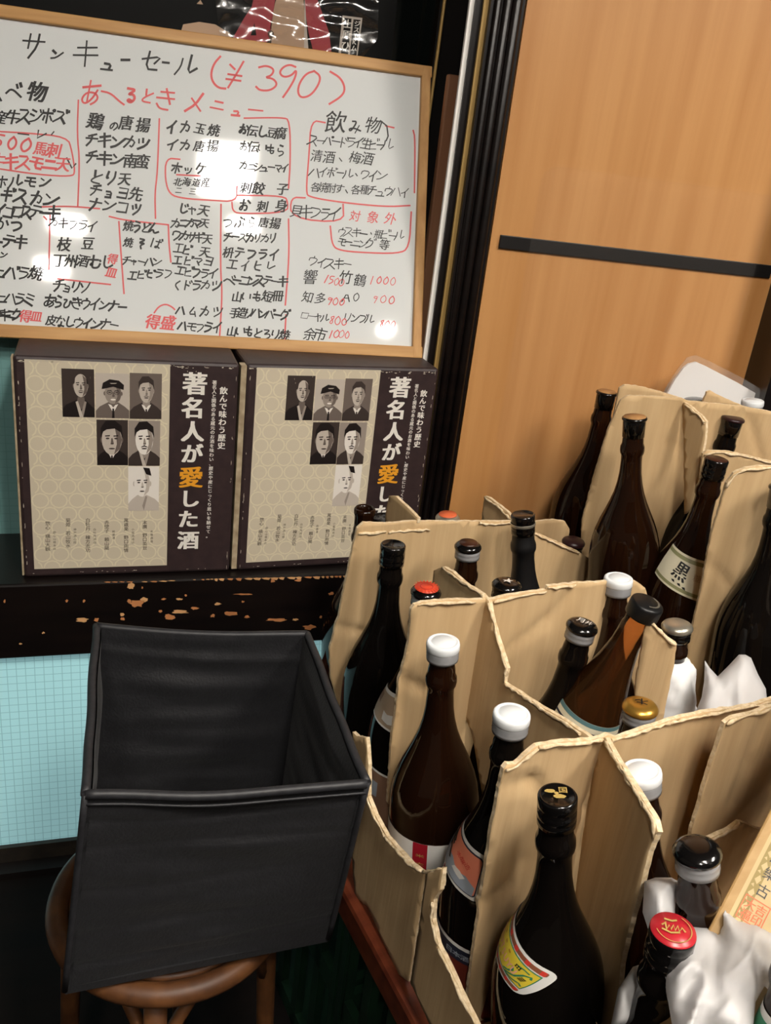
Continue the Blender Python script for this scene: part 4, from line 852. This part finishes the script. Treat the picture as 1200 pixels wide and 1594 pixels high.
class Bottle:
    def __init__(s, name, label, cap_px, low_px, zc=None, z=.836, prof=PROF, glass='brown_glass', cap='white', capm='sleek_black', topm=None, top_r=.0128, group=None, cat='bottle', collar=None, capsule=None):
        s.P0 = at_d(*cap_px, zc) if zc else at_z(*cap_px, z)
        r0, r1 = ray(*cap_px), ray(*low_px); n = unit(np.cross(r0, r1)); d = np.array([0, 0, -1.]); s.a = unit(d - n * (d @ n))
        s.prof = prof; s.len = prof[-1][0]
        s.c = unit((EYE - s.P0) - s.a * ((EYE - s.P0) @ s.a))          # theta = 0 faces the viewer's place
        s.e = np.cross(s.a, s.c); s.e = s.e if s.e @ M[:, 0] > 0 else -s.e   # theta > 0 to the right
        t = s.t = thing(name, label, cat, s.P0 + s.a * s.len, group)
        mb = MB()
        if cap == 'open':
            inner = [(.08, .012), (.03, .0115), (.004, .0112)]
            mb.lathe(s.P0, s.a, inner + [(.001, .0135), (.004, .0158), (.010, .0158), (.013, .0146)] + [p for p in prof if p[0] > .02], glass, 44)
        else: mb.lathe(s.P0, s.a, [(.004, 0.0)] + prof, glass, 44)
        mb.build('glass_body', t)
        if cap != 'open':
            for nm, m_, pr in CAPS[cap]:
                mb = MB(); mb.lathe(s.P0, s.a, pr, (collar if nm == 'collar' and collar else m_) or capm, 36, cap=False)
                o = mb.build('bottle_cap' if nm == 'cap' else 'cap_collar', t)
                if nm == 'cap': s.cap = o
            if topm:
                mb = MB(); mb.lathe(s.P0, s.a, [(-.0004, 0), (-.0003, top_r * .97), (.0010, top_r)], topm, 32, cap=False); mb.build('cap_disc', s.cap)
        if capsule:
            mb = MB(); mb.lathe(s.P0, s.a, [(.013, .0168, capsule)] + [(a, r_ + .0006) for a, r_ in prof if .02 < a < capsule_end(capsule)], capsule, 40, cap=False); mb.build('neck_foil', t)
    def rad(s, d):
        P = s.prof
        for (a, r0), (b_, r1) in zip(P[:-1], P[1:]):
            if a <= d <= b_: return r0 + (r1 - r0) * (d - a) / max(b_ - a, 1e-9)
        return P[0][1]
    def surf(s, th_, d, off=0):
        return s.P0 + s.a * d + (s.c * math.cos(th_) + s.e * math.sin(th_)) * (s.rad(d) + off)
    def hit(s, px, py):
        r_ = ray(px, py); best = None; t0 = (s.P0 - EYE) @ r_
        for k in range(-160, 320):
            t_ = t0 + k * .002; p = EYE + r_ * t_ - s.P0; d = p @ s.a
            if d < .006 or d > s.len - .001: continue
            q = p - s.a * d; g = np.linalg.norm(q) - s.rad(d)
            if g <= 0: return math.atan2(q @ s.e, q @ s.c), d
            if best is None or g < best[0]: best = (g, math.atan2(q @ s.e, q @ s.c), d)
        return best[1], best[2]
    def axis_px(s, d): pass
def capsule_end(m): return .150
class Lab:
    """label space (x right, y up, 0..1) laid on a bottle between four (angle, distance) corners: bottom-left, bottom-right, top-right, top-left"""
    def __init__(s, bt, q): s.b = bt; s.q = [np.array(p) for p in q]
    def pt(s, x, y, layer):
        bl_, br, tr, tl_ = s.q; p = (bl_ * (1 - x) + br * x) * (1 - y) + (tl_ * (1 - x) + tr * x) * y
        return s.b.surf(p[0], p[1], .0003 + layer * .0004)
def lab_px(bt, *px): return Lab(bt, [bt.hit(*p) for p in px])
def band(bt, d0, d1, t0, t1): return Lab(bt, [(R(t0), d1), (R(t1), d1), (R(t1), d0), (R(t0), d0)])
def cap_surf(bt, rot=0):
    c, s_ = math.cos(rot), math.sin(rot); ex = bt.e * c + bt.c * s_ * -1; ey = -bt.c * c * 1 - bt.e * s_
    return Flat(bt.P0 - bt.a * .0006, bt.e * c - bt.c * s_, -bt.c * c - bt.e * s_, -bt.a)

# back row behind the first divider
Bottle('sake_bottle', 'open-mouthed dark sake bottle standing in front of the right gift box', (568, 789), (560, 900), zc=1.30, cap='open')
b = Bottle('sake_bottle', 'dark bottle with orange-topped silver cap between the right gift box and the door', (697, 800), (690, 900), zc=1.34, cap='dome', capm='cap_silver', topm='cap_orange', top_r=.0138, collar='cap_silver')
Bottle('small_bottle', 'small black bottle top peeking out right beside the open-mouthed bottle', (596, 804), (592, 860), zc=1.33, prof=SMALL, cap='metal')
# row between the first and second dividers
b = Bottle('sake_bottle', 'tall black sake bottle with black screw cap, leftmost in the carton behind the basket', (612, 847), (587, 1100), zc=1.16, glass='black_glass', cap='metal', capm='sleek_black')
b = Bottle('sake_bottle', 'dark bottle with brown-topped black cap and clear collar in front of the rear divider', (729, 844), (722, 920), zc=1.20, cap='dome', capm='sleek_black', topm='cap_dark_brown', top_r=.0125)
b = Bottle('foil_necked_bottle', 'bottle with a long matte black foil neck rising at the middle of the carton', (814, 800), (815, 915), zc=1.24, cap='metal', capm='sleek_black', glass='matte_black', capsule='matte_black')
mb = MB(); mb.lathe(b.P0, b.a, [(.012, .0172), (.013, .0176), (.0155, .0176), (.0165, .0171)], 'cap_silver', 32, cap=False); mb.build('silver_band', b.t)
b = Bottle('sake_bottle', 'bottle with bright red and black cap standing behind the white-capped bottle', (664, 914), (640, 1110), cap='dome', capm='sleek_black', topm='cap_red', top_r=.0142, glass='black_glass')
mb = MB(); sf = cap_surf(b)
for k in range(20):
    a0 = R(18 * k); stroke(mb, sf, [(.0112 * math.cos(a0), .0112 * math.sin(a0)), (.0150 * math.cos(a0), .0150 * math.sin(a0))], .0014, 'cap_red', 2)
for k in range(16):
    a0, a1 = R(22.5 * k), R(22.5 * k + 23); stroke(mb, sf, [(.0075 * math.cos(a0), .0075 * math.sin(a0)), (.0075 * math.cos(a1), .0075 * math.sin(a1))], .0008, 'cap_crimson', 2)
mb.build('cap_print', b.cap, weld=False, fix=False)
L = lab_px(b, (583, 1106), (614, 1142), (622, 1082), (604, 1062)); mb = MB()
poly(mb, L, [(0, 0), (1.6, 0), (1.6, 1), (0, 1)], 'label_beige', 1, .12); poly(mb, L, [(0, .9), (1.6, .9), (1.6, 1), (0, 1)], 'label_white', 1.6, .12); poly(mb, L, [(0, 0), (1.6, 0), (1.6, .06), (0, .06)], 'label_white', 1.6, .12)
poly(mb, L, [(.58, .2), (.8, .16), (1.0, .22), (.95, .45), (.75, .4), (.6, .45)], 'label_white', 2, .1); poly(mb, L, [(.05, .55), (.3, .5), (.35, .8), (.1, .85)], 'label_tan', 2, .1); mb.build('shoulder_label', b.t, weld=False, fix=False)
th0, d0 = b.hit(590, 1200); L = band(b, d0, d0 + .09, -100, 60); mb = MB(); rect(mb, L, 0, 0, 1, 1, 'label_tan', 1, .05); rect(mb, L, 0, .965, 1, 1, 'label_white', 1.6, .05); rect(mb, L, .30, .55, .40, .80, 'label_sky', 1.6, .05); mb.build('front_label', b.t, weld=False, fix=False)
b = Bottle('sake_bottle', 'bottle with domed black cap and silver mark just behind the second divider', (790, 904), (778, 970), cap='dome', capm='sleek_black', collar='sleek_black')
mb = MB(); sf = cap_surf(b); poly(mb, sf, [(-.006, -.002), (-.001, -.001), (.001, .005), (.003, 0), (.007, .001), (.003, -.003), (.004, -.007), (-.001, -.004), (-.005, -.007), (-.003, -.003)], 'silver_ink', 3); mb.build('cap_print', b.cap, weld=False, fix=False)
Bottle('sake_bottle', 'dark-capped bottle at the right edge of the rear carton, below the raised carton', (894, 838), (880, 900), zc=1.42, prof=SMALL, cap='dome', capm='cap_maroon', collar='sleek_black')
Bottle('sake_bottle', 'bottle with pale plastic cap just showing above the second divider, behind the leaning bottle', (963, 898), (955, 960), zc=1.13, cap='white')
# second row
b = Bottle('sake_bottle', 'big dark sake bottle with white cap standing beside the right rim of the basket', (690, 997), (673, 1290), z=.832, cap='white')
d1 = b.hit(672, 1315)[1]; L = band(b, d1, d1 + .085, -105, 105); mb = MB(); rect(mb, L, 0, 0, 1, 1, 'label_white', 1, .04)
ta = math.degrees(b.hit(643, 1330)[0]); tb = math.degrees(b.hit(665, 1330)[0]); fx0, fx1 = (ta + 105) / 210, (tb + 105) / 210
rect(mb, L, fx0, 0, fx1, 1, 'label_ruby', 1.6, .04); fm = (fx0 + fx1) / 2
char(mb, L, '米', fm, .80, .055, 'gold_ink', 2.2, 0, .02); char(mb, L, '大', fm, .66, .055, 'gold_ink', 2.2, 0, .02); char(mb, L, '吟', fm, .53, .055, 'gold_ink', 2.2, 0, .02)
char(mb, L, '心', .155, .78, .09, 'label_black', 2, 0, .04); mb.build('front_label', b.t, weld=False, fix=False)
b = Bottle('sake_bottle', 'bottle with a black cap and clear collar standing behind the leaning bottle', (908, 968), (884, 1050), cap='dome', capm='sleek_black', glass='black_glass')
mb = MB(); sf = cap_surf(b, R(-10)); char(mb, sf, '月', -.003, 0, .011, 'silver_ink', 3, 0, .01); char(mb, sf, '井', .006, 0, .009, 'silver_ink', 3, 0, .01); mb.build('cap_print', b.cap, weld=False, fix=False)
# leaning empty brown bottle
b = Bottle('empty_brown_bottle', 'empty clear-brown glass bottle with wide black cap leaning to the right across the carton', (1009, 937), (932, 1078), zc=.985, prof=LEAN, glass='empty_glass', cap='wide', capm='matte_black')
mb = MB(); sf = cap_surf(b); 
for k in range(9):
    a0 = R(-70 + 16 * k); stroke(mb, sf, [(.012 * math.cos(a0), .012 * math.sin(a0)), (.012 * math.cos(a0 + .28), .012 * math.sin(a0 + .28))], .0022, 'cap_silver', 3)
mb.build('cap_print', b.cap, weld=False, fix=False)
d1 = b.hit(905, 1118)[1]; L = band(b, d1, d1 + .07, -75, 75); mb = MB(); rect(mb, L, 0, 0, 1, 1, 'label_cream', 1, .05)
for y0, y1, m_ in ((.93, 1, 'label_teal'), (.80, .84, 'label_navy')): rect(mb, L, 0, y0, 1, y1, m_, 1.6, .05)
rect(mb, L, .5, .3, .8, .6, 'label_salmon', 1.6, .05); char(mb, L, 'く', .28, .6, .16, 'label_black', 2, 0, .02); mb.build('front_label', b.t, weld=False, fix=False)
b = Bottle('sake_bottle', 'bottle with gold cap beside the crossing of the cardboard dividers', (998, 1093), (985, 1170), z=.82, cap='dome', capm='cap_gold')
mb = MB(); sf = cap_surf(b); 
for P in ([(-.006, 0), (-.002, .003), (.001, 0), (.006, .003)], [(-.004, -.003), (.001, -.002), (.006, -.004)], [(0, .005), (.001, -.005)]): stroke(mb, sf, P, .0014, 'label_black', 2)
mb.build('cap_print', b.cap, weld=False, fix=False)
b = Bottle('sake_bottle', 'bottle with white cap and slanted salmon-orange shoulder label', (797, 1108), (755, 1440), zc=.86, cap='white', glass='black_glass')
L = lab_px(b, (695, 1320), (738, 1402), (757, 1331), (728, 1270)); mb = MB()
poly(mb, L, rrect(-.5, 0, 1.06, 1, .10, .10), 'label_white', 1, .09); poly(mb, L, rrect(-.5, .07, 1.0, .93, .07, .08), 'label_navy', 1.6, .09); poly(mb, L, rrect(-.5, .10, .985, .90, .06, .07), 'label_salmon', 2.2, .09)
poly(mb, L, [(-.4, .10), (.96, .10), (.97, .30), (.8, .42), (.62, .36), (.45, .46), (.25, .40), (.1, .5), (-.4, .5)], 'label_sky', 2.8, .08)
poly(mb, L, [(.5, .30), (.72, .26), (.8, .36), (.68, .42), (.56, .40)], 'label_white', 3.4, .08)
for P in ([(.1, .85), (.22, .72), (.12, .6), (.26, .5)], [(.05, .7), (.3, .62)], [(.16, .9), (.18, .45)], [(.28, .5), (.36, .36)], [(.2, .78), (.3, .7)]): stroke(mb, L, P, .07, 'label_black', 3.6, .06)
for k in range(3): char(mb, L, '本醸造'[k], .55 + k * .11, .66 - .02 * k, .12, 'label_red', 3.4, R(-30))
mb.build('shoulder_label', b.t, weld=False, fix=False)
d1 = b.hit(705, 1462)[1]; L = band(b, d1, d1 + .10, -110, 100); mb = MB(); rect(mb, L, 0, 0, 1, 1, 'label_rust', 1, .04); rect(mb, L, 0, .78, 1, 1, 'label_navy', 1.6, .04); rect(mb, L, 0, .955, 1, 1, 'label_white', 2.2, .04)
for k, ch in enumerate('日本酒'): char(mb, L, ch, .335 + .052 * k, .865, .075, 'label_sky', 2.6, 0, .02, sx=.75)
mb.build('front_label', b.t, weld=False, fix=False)
# front carton
b = Bottle('sake_bottle', 'big black sake bottle with slanted yellow shoulder label, nearest in the front carton', (868, 1237), (852, 1560), cap='metal', capm='sleek_black', glass='black_glass')
mb = MB(); sf = cap_surf(b, R(8))
for P in (oval(-.006, .003, .0042, .0024, 9), oval(.001, -.0035, .0052, .0028, 9), oval(-.001, .0005, .002, .0016, 8)): poly(mb, sf, [(x * random.uniform(.9, 1.1), y * random.uniform(.9, 1.1)) for x, y in P], 'gold_ink', 3)
char(mb, sf, '国', .0045, .0045, .008, 'gold_ink', 3.5, 0, .02); mb.build('cap_print', b.cap, weld=False, fix=False)
L = lab_px(b, (769, 1462), (806, 1545), (869, 1512), (799, 1402)); mb = MB()
poly(mb, L, rrect(-.6, 0, 1.03, 1, .13, .17), 'label_white', 1, .07)
for y0, y1 in ((.055, .15), (.82, .93)):
    poly(mb, L, rrect(-.6, y0, .94, y1, .03, .03), 'label_brown', 1.6, .07)
    for k in range(7): rect(mb, L, .86 - k * .19, y0, .92 - k * .19, y1, 'label_red', 2.1, .05)
poly(mb, L, [(-.6, .19), (.92, .19), (.92, .79), (-.6, .79)], 'label_green', 1.6, .07); poly(mb, L, [(-.6, .215), (.905, .215), (.905, .765), (-.6, .765)], 'label_yellow', 2.1, .07)
for k, ch in enumerate('ROKUTSUYU'): char(mb, L, ch, -.04 + k * .088, .46, .24, 'label_pink', 2.8, 0, .02, sx=.52)
for k in range(5): poly(mb, L, oval(-.1 + k * .12, .30, .03, .03, 7), 'label_ochre', 2.6); poly(mb, L, oval(-.05 + k * .13, .66, .028, .03, 7), 'label_ochre', 2.6)
for P in ([(.55, .26), (.62, .34), (.66, .46), (.63, .52)], [(.6, .24), (.72, .38), (.78, .58), (.85, .66), (.86, .60)], [(.62, .23), (.74, .27), (.83, .33), (.87, .30)], [(.66, .66), (.74, .70), (.80, .69)]): stroke(mb, L, P, .028, 'label_green', 2.8, .04)
for k in range(9): poly(mb, L, [(.76 + .022 * (k % 3) + .01 * (k // 3), .40 + .04 * (k // 3)), (.775 + .022 * (k % 3) + .01 * (k // 3), .41 + .04 * (k // 3)), (.785 + .022 * (k % 3) + .01 * (k // 3), .44 + .04 * (k // 3)), (.765 + .022 * (k % 3) + .01 * (k // 3), .43 + .04 * (k // 3))], 'label_black', 3)
for k in range(6): poly(mb, L, oval(.64 + .03 * (k % 3), .60 + .05 * (k // 3), .012, .02, 7), 'label_black', 3)
mb.build('shoulder_label', b.t, weld=False, fix=False)
Bottle('sake_bottle', 'bottle with milky white cap behind the near cardboard divider of the front carton', (998, 1197), (1003, 1400), zc=.805, cap='white')
b = Bottle('sake_bottle', 'bottle with a big glossy black domed cap rising out of the white plastic bag', (1085, 1315), (1087, 1440), zc=.69, cap='dome', capm='sleek_black')
b = Bottle('sake_bottle', 'bottle with flat crimson cap, nearest the viewer in front of the plastic bag', (1048, 1447), (1012, 1590), zc=.65, cap='metal', capm='sleek_black', topm='cap_crimson', top_r=.0166, glass='black_glass')
mb = MB(); sf = cap_surf(b, R(12))
for P in ([(-.008, .001), (-.006, .004), (-.005, -.003), (-.003, .002), (-.002, -.002), (0, .003), (.001, -.002), (.003, .003), (.004, -.002), (.006, .002), (.008, -.001)], [(-.008, -.003), (-.002, -.005), (.004, -.003)], [(-.006, .007), (-.001, .0065), (.002, .008)]): stroke(mb, sf, P, .0016, 'gold_ink', 4)
for k in range(22):
    a0, a1 = R(-160 + 10 * k), R(-149 + 10 * k); stroke(mb, sf, [(.0128 * math.cos(a0), .0128 * math.sin(a0)), (.0128 * math.cos(a1), .0128 * math.sin(a1))], .0007, 'gold_ink', 4)
mb.build('cap_print', b.cap, weld=False, fix=False)
b = Bottle('labelled_bottle', 'dark bottle with white and green label edge at the lower right corner', (1262, 1440), (1218, 1600), zc=.60, cap='metal')
d1 = b.hit(1190, 1560)[1]; L = band(b, d1, d1 + .07, -120, 60); mb = MB(); rect(mb, L, 0, .6, 1, 1, 'label_white', 1, .05); rect(mb, L, 0, .70, 1, .90, 'label_green', 1.6, .05); mb.build('front_label', b.t, weld=False, fix=False)
# small silver-capped bottle in its foam sleeve
b = Bottle('small_bottle', 'small dark bottle with silver cap wrapped in a white foam sleeve', (1055, 968), (1041, 1070), zc=1.07, prof=SMALL, cap='dome', capm='cap_silver', collar='sleek_black')
mb = MB(); mb.lathe(b.P0, b.a, [(.050, .0165), (.054, .0225), (.060, .026), (.068, .0275), (.076, .029), (.084, .030), (.092, .032), (.10, .0325), (.108, .034), (.116, .037), (.124, .0375), (.132, .039), (.14, .0415), (.15, .042), (.16, .044), (.18, .0455), (.24, .046)], 'foam_net', 40, wob=lambda t_, d: .16 * noise.noise(Vector((math.cos(t_) * 3, math.sin(t_) * 3, d * 60))) + .03 * math.sin(t_ * 9 + d * 250))
tag(mb.build('foam_sleeve'), 'white net foam sleeve pulled over the small silver-capped bottle', 'sleeve')
# raised carton
b = Bottle('sake_bottle', 'tall dark bottle with tan cap leaning by the oak door, left of the raised carton', (945, 609), (905, 790), zc=1.50, cap='disc', capm='sleek_black', topm='cap_cork', top_r=.0150)
b = Bottle('sake_bottle', 'big brown bottle with tan-topped cap standing in front of the raised carton divider', (988, 648), (970, 880), zc=1.28, cap='disc', capm='sleek_black', topm='cap_cork', top_r=.0160)
b = Bottle('sake_bottle', 'tilted dark bottle with cream and olive neck label in the raised carton', (1116, 714), (1062, 900), zc=1.25, cap='metal', capm='sleek_black', topm='cap_dark_brown', top_r=.0150)
L = lab_px(b, (1023, 896), (1082, 934), (1097, 873), (1052, 849)); mb = MB(); rect(mb, L, -.1, 0, 1.4, 1, 'label_cream', 1, .08)
for y0, y1 in ((.06, .15), (.84, .94)): rect(mb, L, -.1, y0, 1.4, y1, 'label_olive', 1.6, .08)
char(mb, L, '黒', .48, .56, .50, 'label_black', 2.2, R(-8), .03, sx=.7)
for x, y in ((.36, .26), (.5, .24), (.62, .2)): poly(mb, L, [(x, y), (x + .06, y + .02), (x + .09, y - .05), (x + .03, y - .04)], 'label_black', 2.2)
char(mb, L, '糖', .86, .55, .2, 'label_beige', 2.2, 0, 0); mb.build('neck_label', b.t, weld=False, fix=False)
Bottle('sake_bottle', 'black-necked bottle with flat brown-rimmed stopper at the back of the raised carton', (1142, 649), (1124, 704), zc=1.40, cap='disc', capm='cap_maroon', glass='black_glass')
Bottle('sake_bottle', 'bottle with a thin black cap edge showing under the white sheet at the back', (1081, 620), (1075, 700), zc=1.54, cap='disc', capm='sleek_black')
Bottle('sake_bottle', 'bottle with a pale translucent cap in front of the white sheet at the back', (1172, 622), (1160, 700), zc=1.50, cap='white')
Bottle('sake_bottle', 'large dark bottle cut off by the right edge, standing behind the crumpled white bag', (1220, 756), (1167, 1030), zc=1.13, glass='black_glass', cap='disc')

# ------------------------------------------------------------------ white sheet in a clear bag, wooden box, plastic bags
dS = Dd - .055; a = on(1060, 590, DN, dS)
def slab_px(mb, N, d, px, thick, m, edge=None, r=None, step=.02, disp=None, jit=0):
    N = unit(N); n = N if N @ (EYE - on(*px[0], N, d)) > 0 else -N; h = unit(np.cross(EZ, n)); o0 = on(*px[0], N, d)
    P2 = [((on(*p, N, d) - o0) @ h, (on(*p, N, d) - o0) @ EZ) for p in px]
    slab(mb, P2, lambda p: o0 + h * p[0] + EZ * p[1], n, thick, m, edge or m, step, jit, disp, smooth=bool(disp))
sh = thing('white_tray', 'white rounded sheet in a clear plastic bag leaning behind the raised carton', 'tray', (a[0], a[1], .95))
mb = MB(); slab_px(mb, DN, dS, [(1036, 618), (1050, 592), (1064, 573), (1072, 567), (1084, 564), (1100, 571), (1150, 597), (1200, 626), (1260, 662), (1240, 760), (1010, 700)], .006, 'sheet_white'); mb.build('sheet', sh)
mb = MB(); slab_px(mb, DN, dS - .012, [(1020, 640), (1038, 600), (1055, 572), (1068, 556), (1082, 552), (1100, 560), (1155, 588), (1205, 618), (1265, 655), (1250, 700), (1020, 700)], .0004, 'clear_film', step=.008, disp=lambda p: .006 * noise.noise(Vector((p[0] * 25, p[1] * 25, 3))) + .003 * noise.noise(Vector((p[0] * 70, p[1] * 70, 8)))); mb.build('clear_bag', sh)
# paulownia box
A_ = at_d(1122, 1408, .70); B_ = at_d(1206, 1246, .735); wa = unit(B_ - A_)
vw = unit(EYE - A_); wn = unit(vw - wa * (vw @ wa)); wr = np.cross(wa, wn); wr = wr if wr @ M[:, 0] > 0 else -wr
wb = thing('wooden_gift_box', 'pale wooden gift box with calligraphy paper and red seal leaning at the right edge', 'box', A_ - wa * .1)
wax = np.stack([wr, wa, wn])
mb = MB(); mb.box(A_ + wr * .058 + wa * .10 - wn * .045, (.058, .22, .045), 'paulownia', wax); mb.build('box_body', wb, bevel=.002)
wsf2 = Flat(A_, wr, wa, wn); mb = MB(); rect(mb, wsf2, .008, -.1, .108, .31, 'paper_cream', 1)
rect(mb, wsf2, .011, -.1, .0185, .31, 'ornament_olive', 1.5)
for k in range(34):
    y = -.1 + k * .012; poly(mb, wsf2, [(.0125, y), (.015, y + .005), (.0172, y + .0015), (.0155, y - .003)], 'paper_cream', 2); poly(mb, wsf2, [(.0118, y + .007), (.0135, y + .009), (.0145, y + .006)], 'paper_cream', 2)
mb.build('paper_label', wb, weld=False, fix=False)
mb = MB()
for k, ch in enumerate('郎樂古'): 
    q = on((1209, 1198, 1187)[k], (1338, 1362, 1387)[k], wn, A_ @ wn) - A_; char(mb, wsf2, ch, q @ wr, q @ wa, .0112, 'label_black', 2.2, 0, .004, sx=.9)
q = on(1172, 1420, wn, A_ @ wn) - A_; wsf2.o = A_ + wr * (q @ wr - .0475) + wa * (q @ wa)
for ch, dx, dy in (('大', -.0042, .004), ('吉', .0042, .004), ('福', -.0042, -.0045), ('印', .0042, -.0045)): char(mb, wsf2, ch, .0475 + dx, .000 + dy, .0085, 'seal_red', 2.2, 0, .015)
for P in ([(.038, -.0095), (.057, -.0095)], [(.038, .0095), (.057, .0095)], [(.038, -.0095), (.038, .0095)], [(.057, -.0095), (.057, .0095)]): stroke(mb, wsf2, P, .0008, 'seal_red', 2.2)
mb.build('calligraphy', wb, weld=False, fix=False)
# crumpled bags
def bag(name, label, outline, zc_of, amp, seed, step, bulge):
    P, T = fill(outline, step); Q = [np.array(p) for p in outline]
    def edge_d(p):
        p = np.array(p); m_ = 1e9
        for i in range(len(Q)):
            a, b_ = Q[i - 1], Q[i]; t_ = np.clip(((p - a) @ (b_ - a)) / ((b_ - a) @ (b_ - a)), 0, 1); m_ = min(m_, np.linalg.norm(p - a - (b_ - a) * t_))
        return m_
    def ridged(x, y, s_): return 1 - abs(noise.noise(Vector((x + .6 * noise.noise(Vector((x, y, s_ + 9))), y, s_)))) * 2
    A = []; Bk = []
    for x, y in P:
        e = min(1, edge_d((x, y)) / bulge); e = math.sqrt(e * (2 - e))
        h = amp * e * (1.1 + .8 * ridged(x * .013, y * .008, seed) + .28 * ridged(x * .03, y * .016, seed + 3) + .06 * ridged(x * .08, y * .05, seed + 5))
        A.append(at_d(x, y, zc_of(x, y) - h)); Bk.append(at_d(x, y, zc_of(x, y) + amp * e * .3 + .0008))
    mb = MB(); mb.add(A, T, 'bag_plastic', True); mb.add(Bk, [t[::-1] for t in T], 'bag_plastic', True); k = len(A)
    mb.add(A + Bk, [(a, b_, b_ + k, a + k) for a, b_ in border(T)], 'bag_plastic', True)
    return tag(mb.build(name), label, 'bag')
bag('plastic_bag', 'large crumpled white plastic bag around the black-capped bottle at the lower right', [(1003, 1372), (1020, 1366), (1045, 1366), (1056, 1372), (1052, 1400), (1050, 1432), (1070, 1442), (1100, 1444), (1118, 1452), (1122, 1440), (1121, 1404), (1135, 1418), (1150, 1430), (1180, 1438), (1215, 1452), (1215, 1560), (1190, 1535), (1176, 1560), (1170, 1620), (1050, 1620), (1040, 1560), (1020, 1480), (1000, 1420)],
    lambda x, y: .735 - (y - 1370) * .00046, .020, 2.0, 6, 40)
bag('plastic_bag', 'small scrap of white plastic bag between the divider and the crimson-capped bottle', [(962, 1540), (985, 1505), (1000, 1500), (1010, 1515), (1002, 1560), (985, 1600), (950, 1600)], lambda x, y: .70, .008, 5.0, 6, 16)
bag('plastic_bag', 'crumpled white plastic bag behind the front carton, in front of the large dark bottle', [(1097, 1028), (1105, 1040), (1117, 1053), (1135, 1035), (1150, 1019), (1160, 1019), (1169, 1024), (1180, 1050), (1192, 1072), (1196, 1110), (1150, 1140), (1090, 1140), (1084, 1105), (1092, 1085), (1096, 1060)], lambda x, y: 1.04 - (y - 1020) * .0003, .016, 8.0, 5, 28)
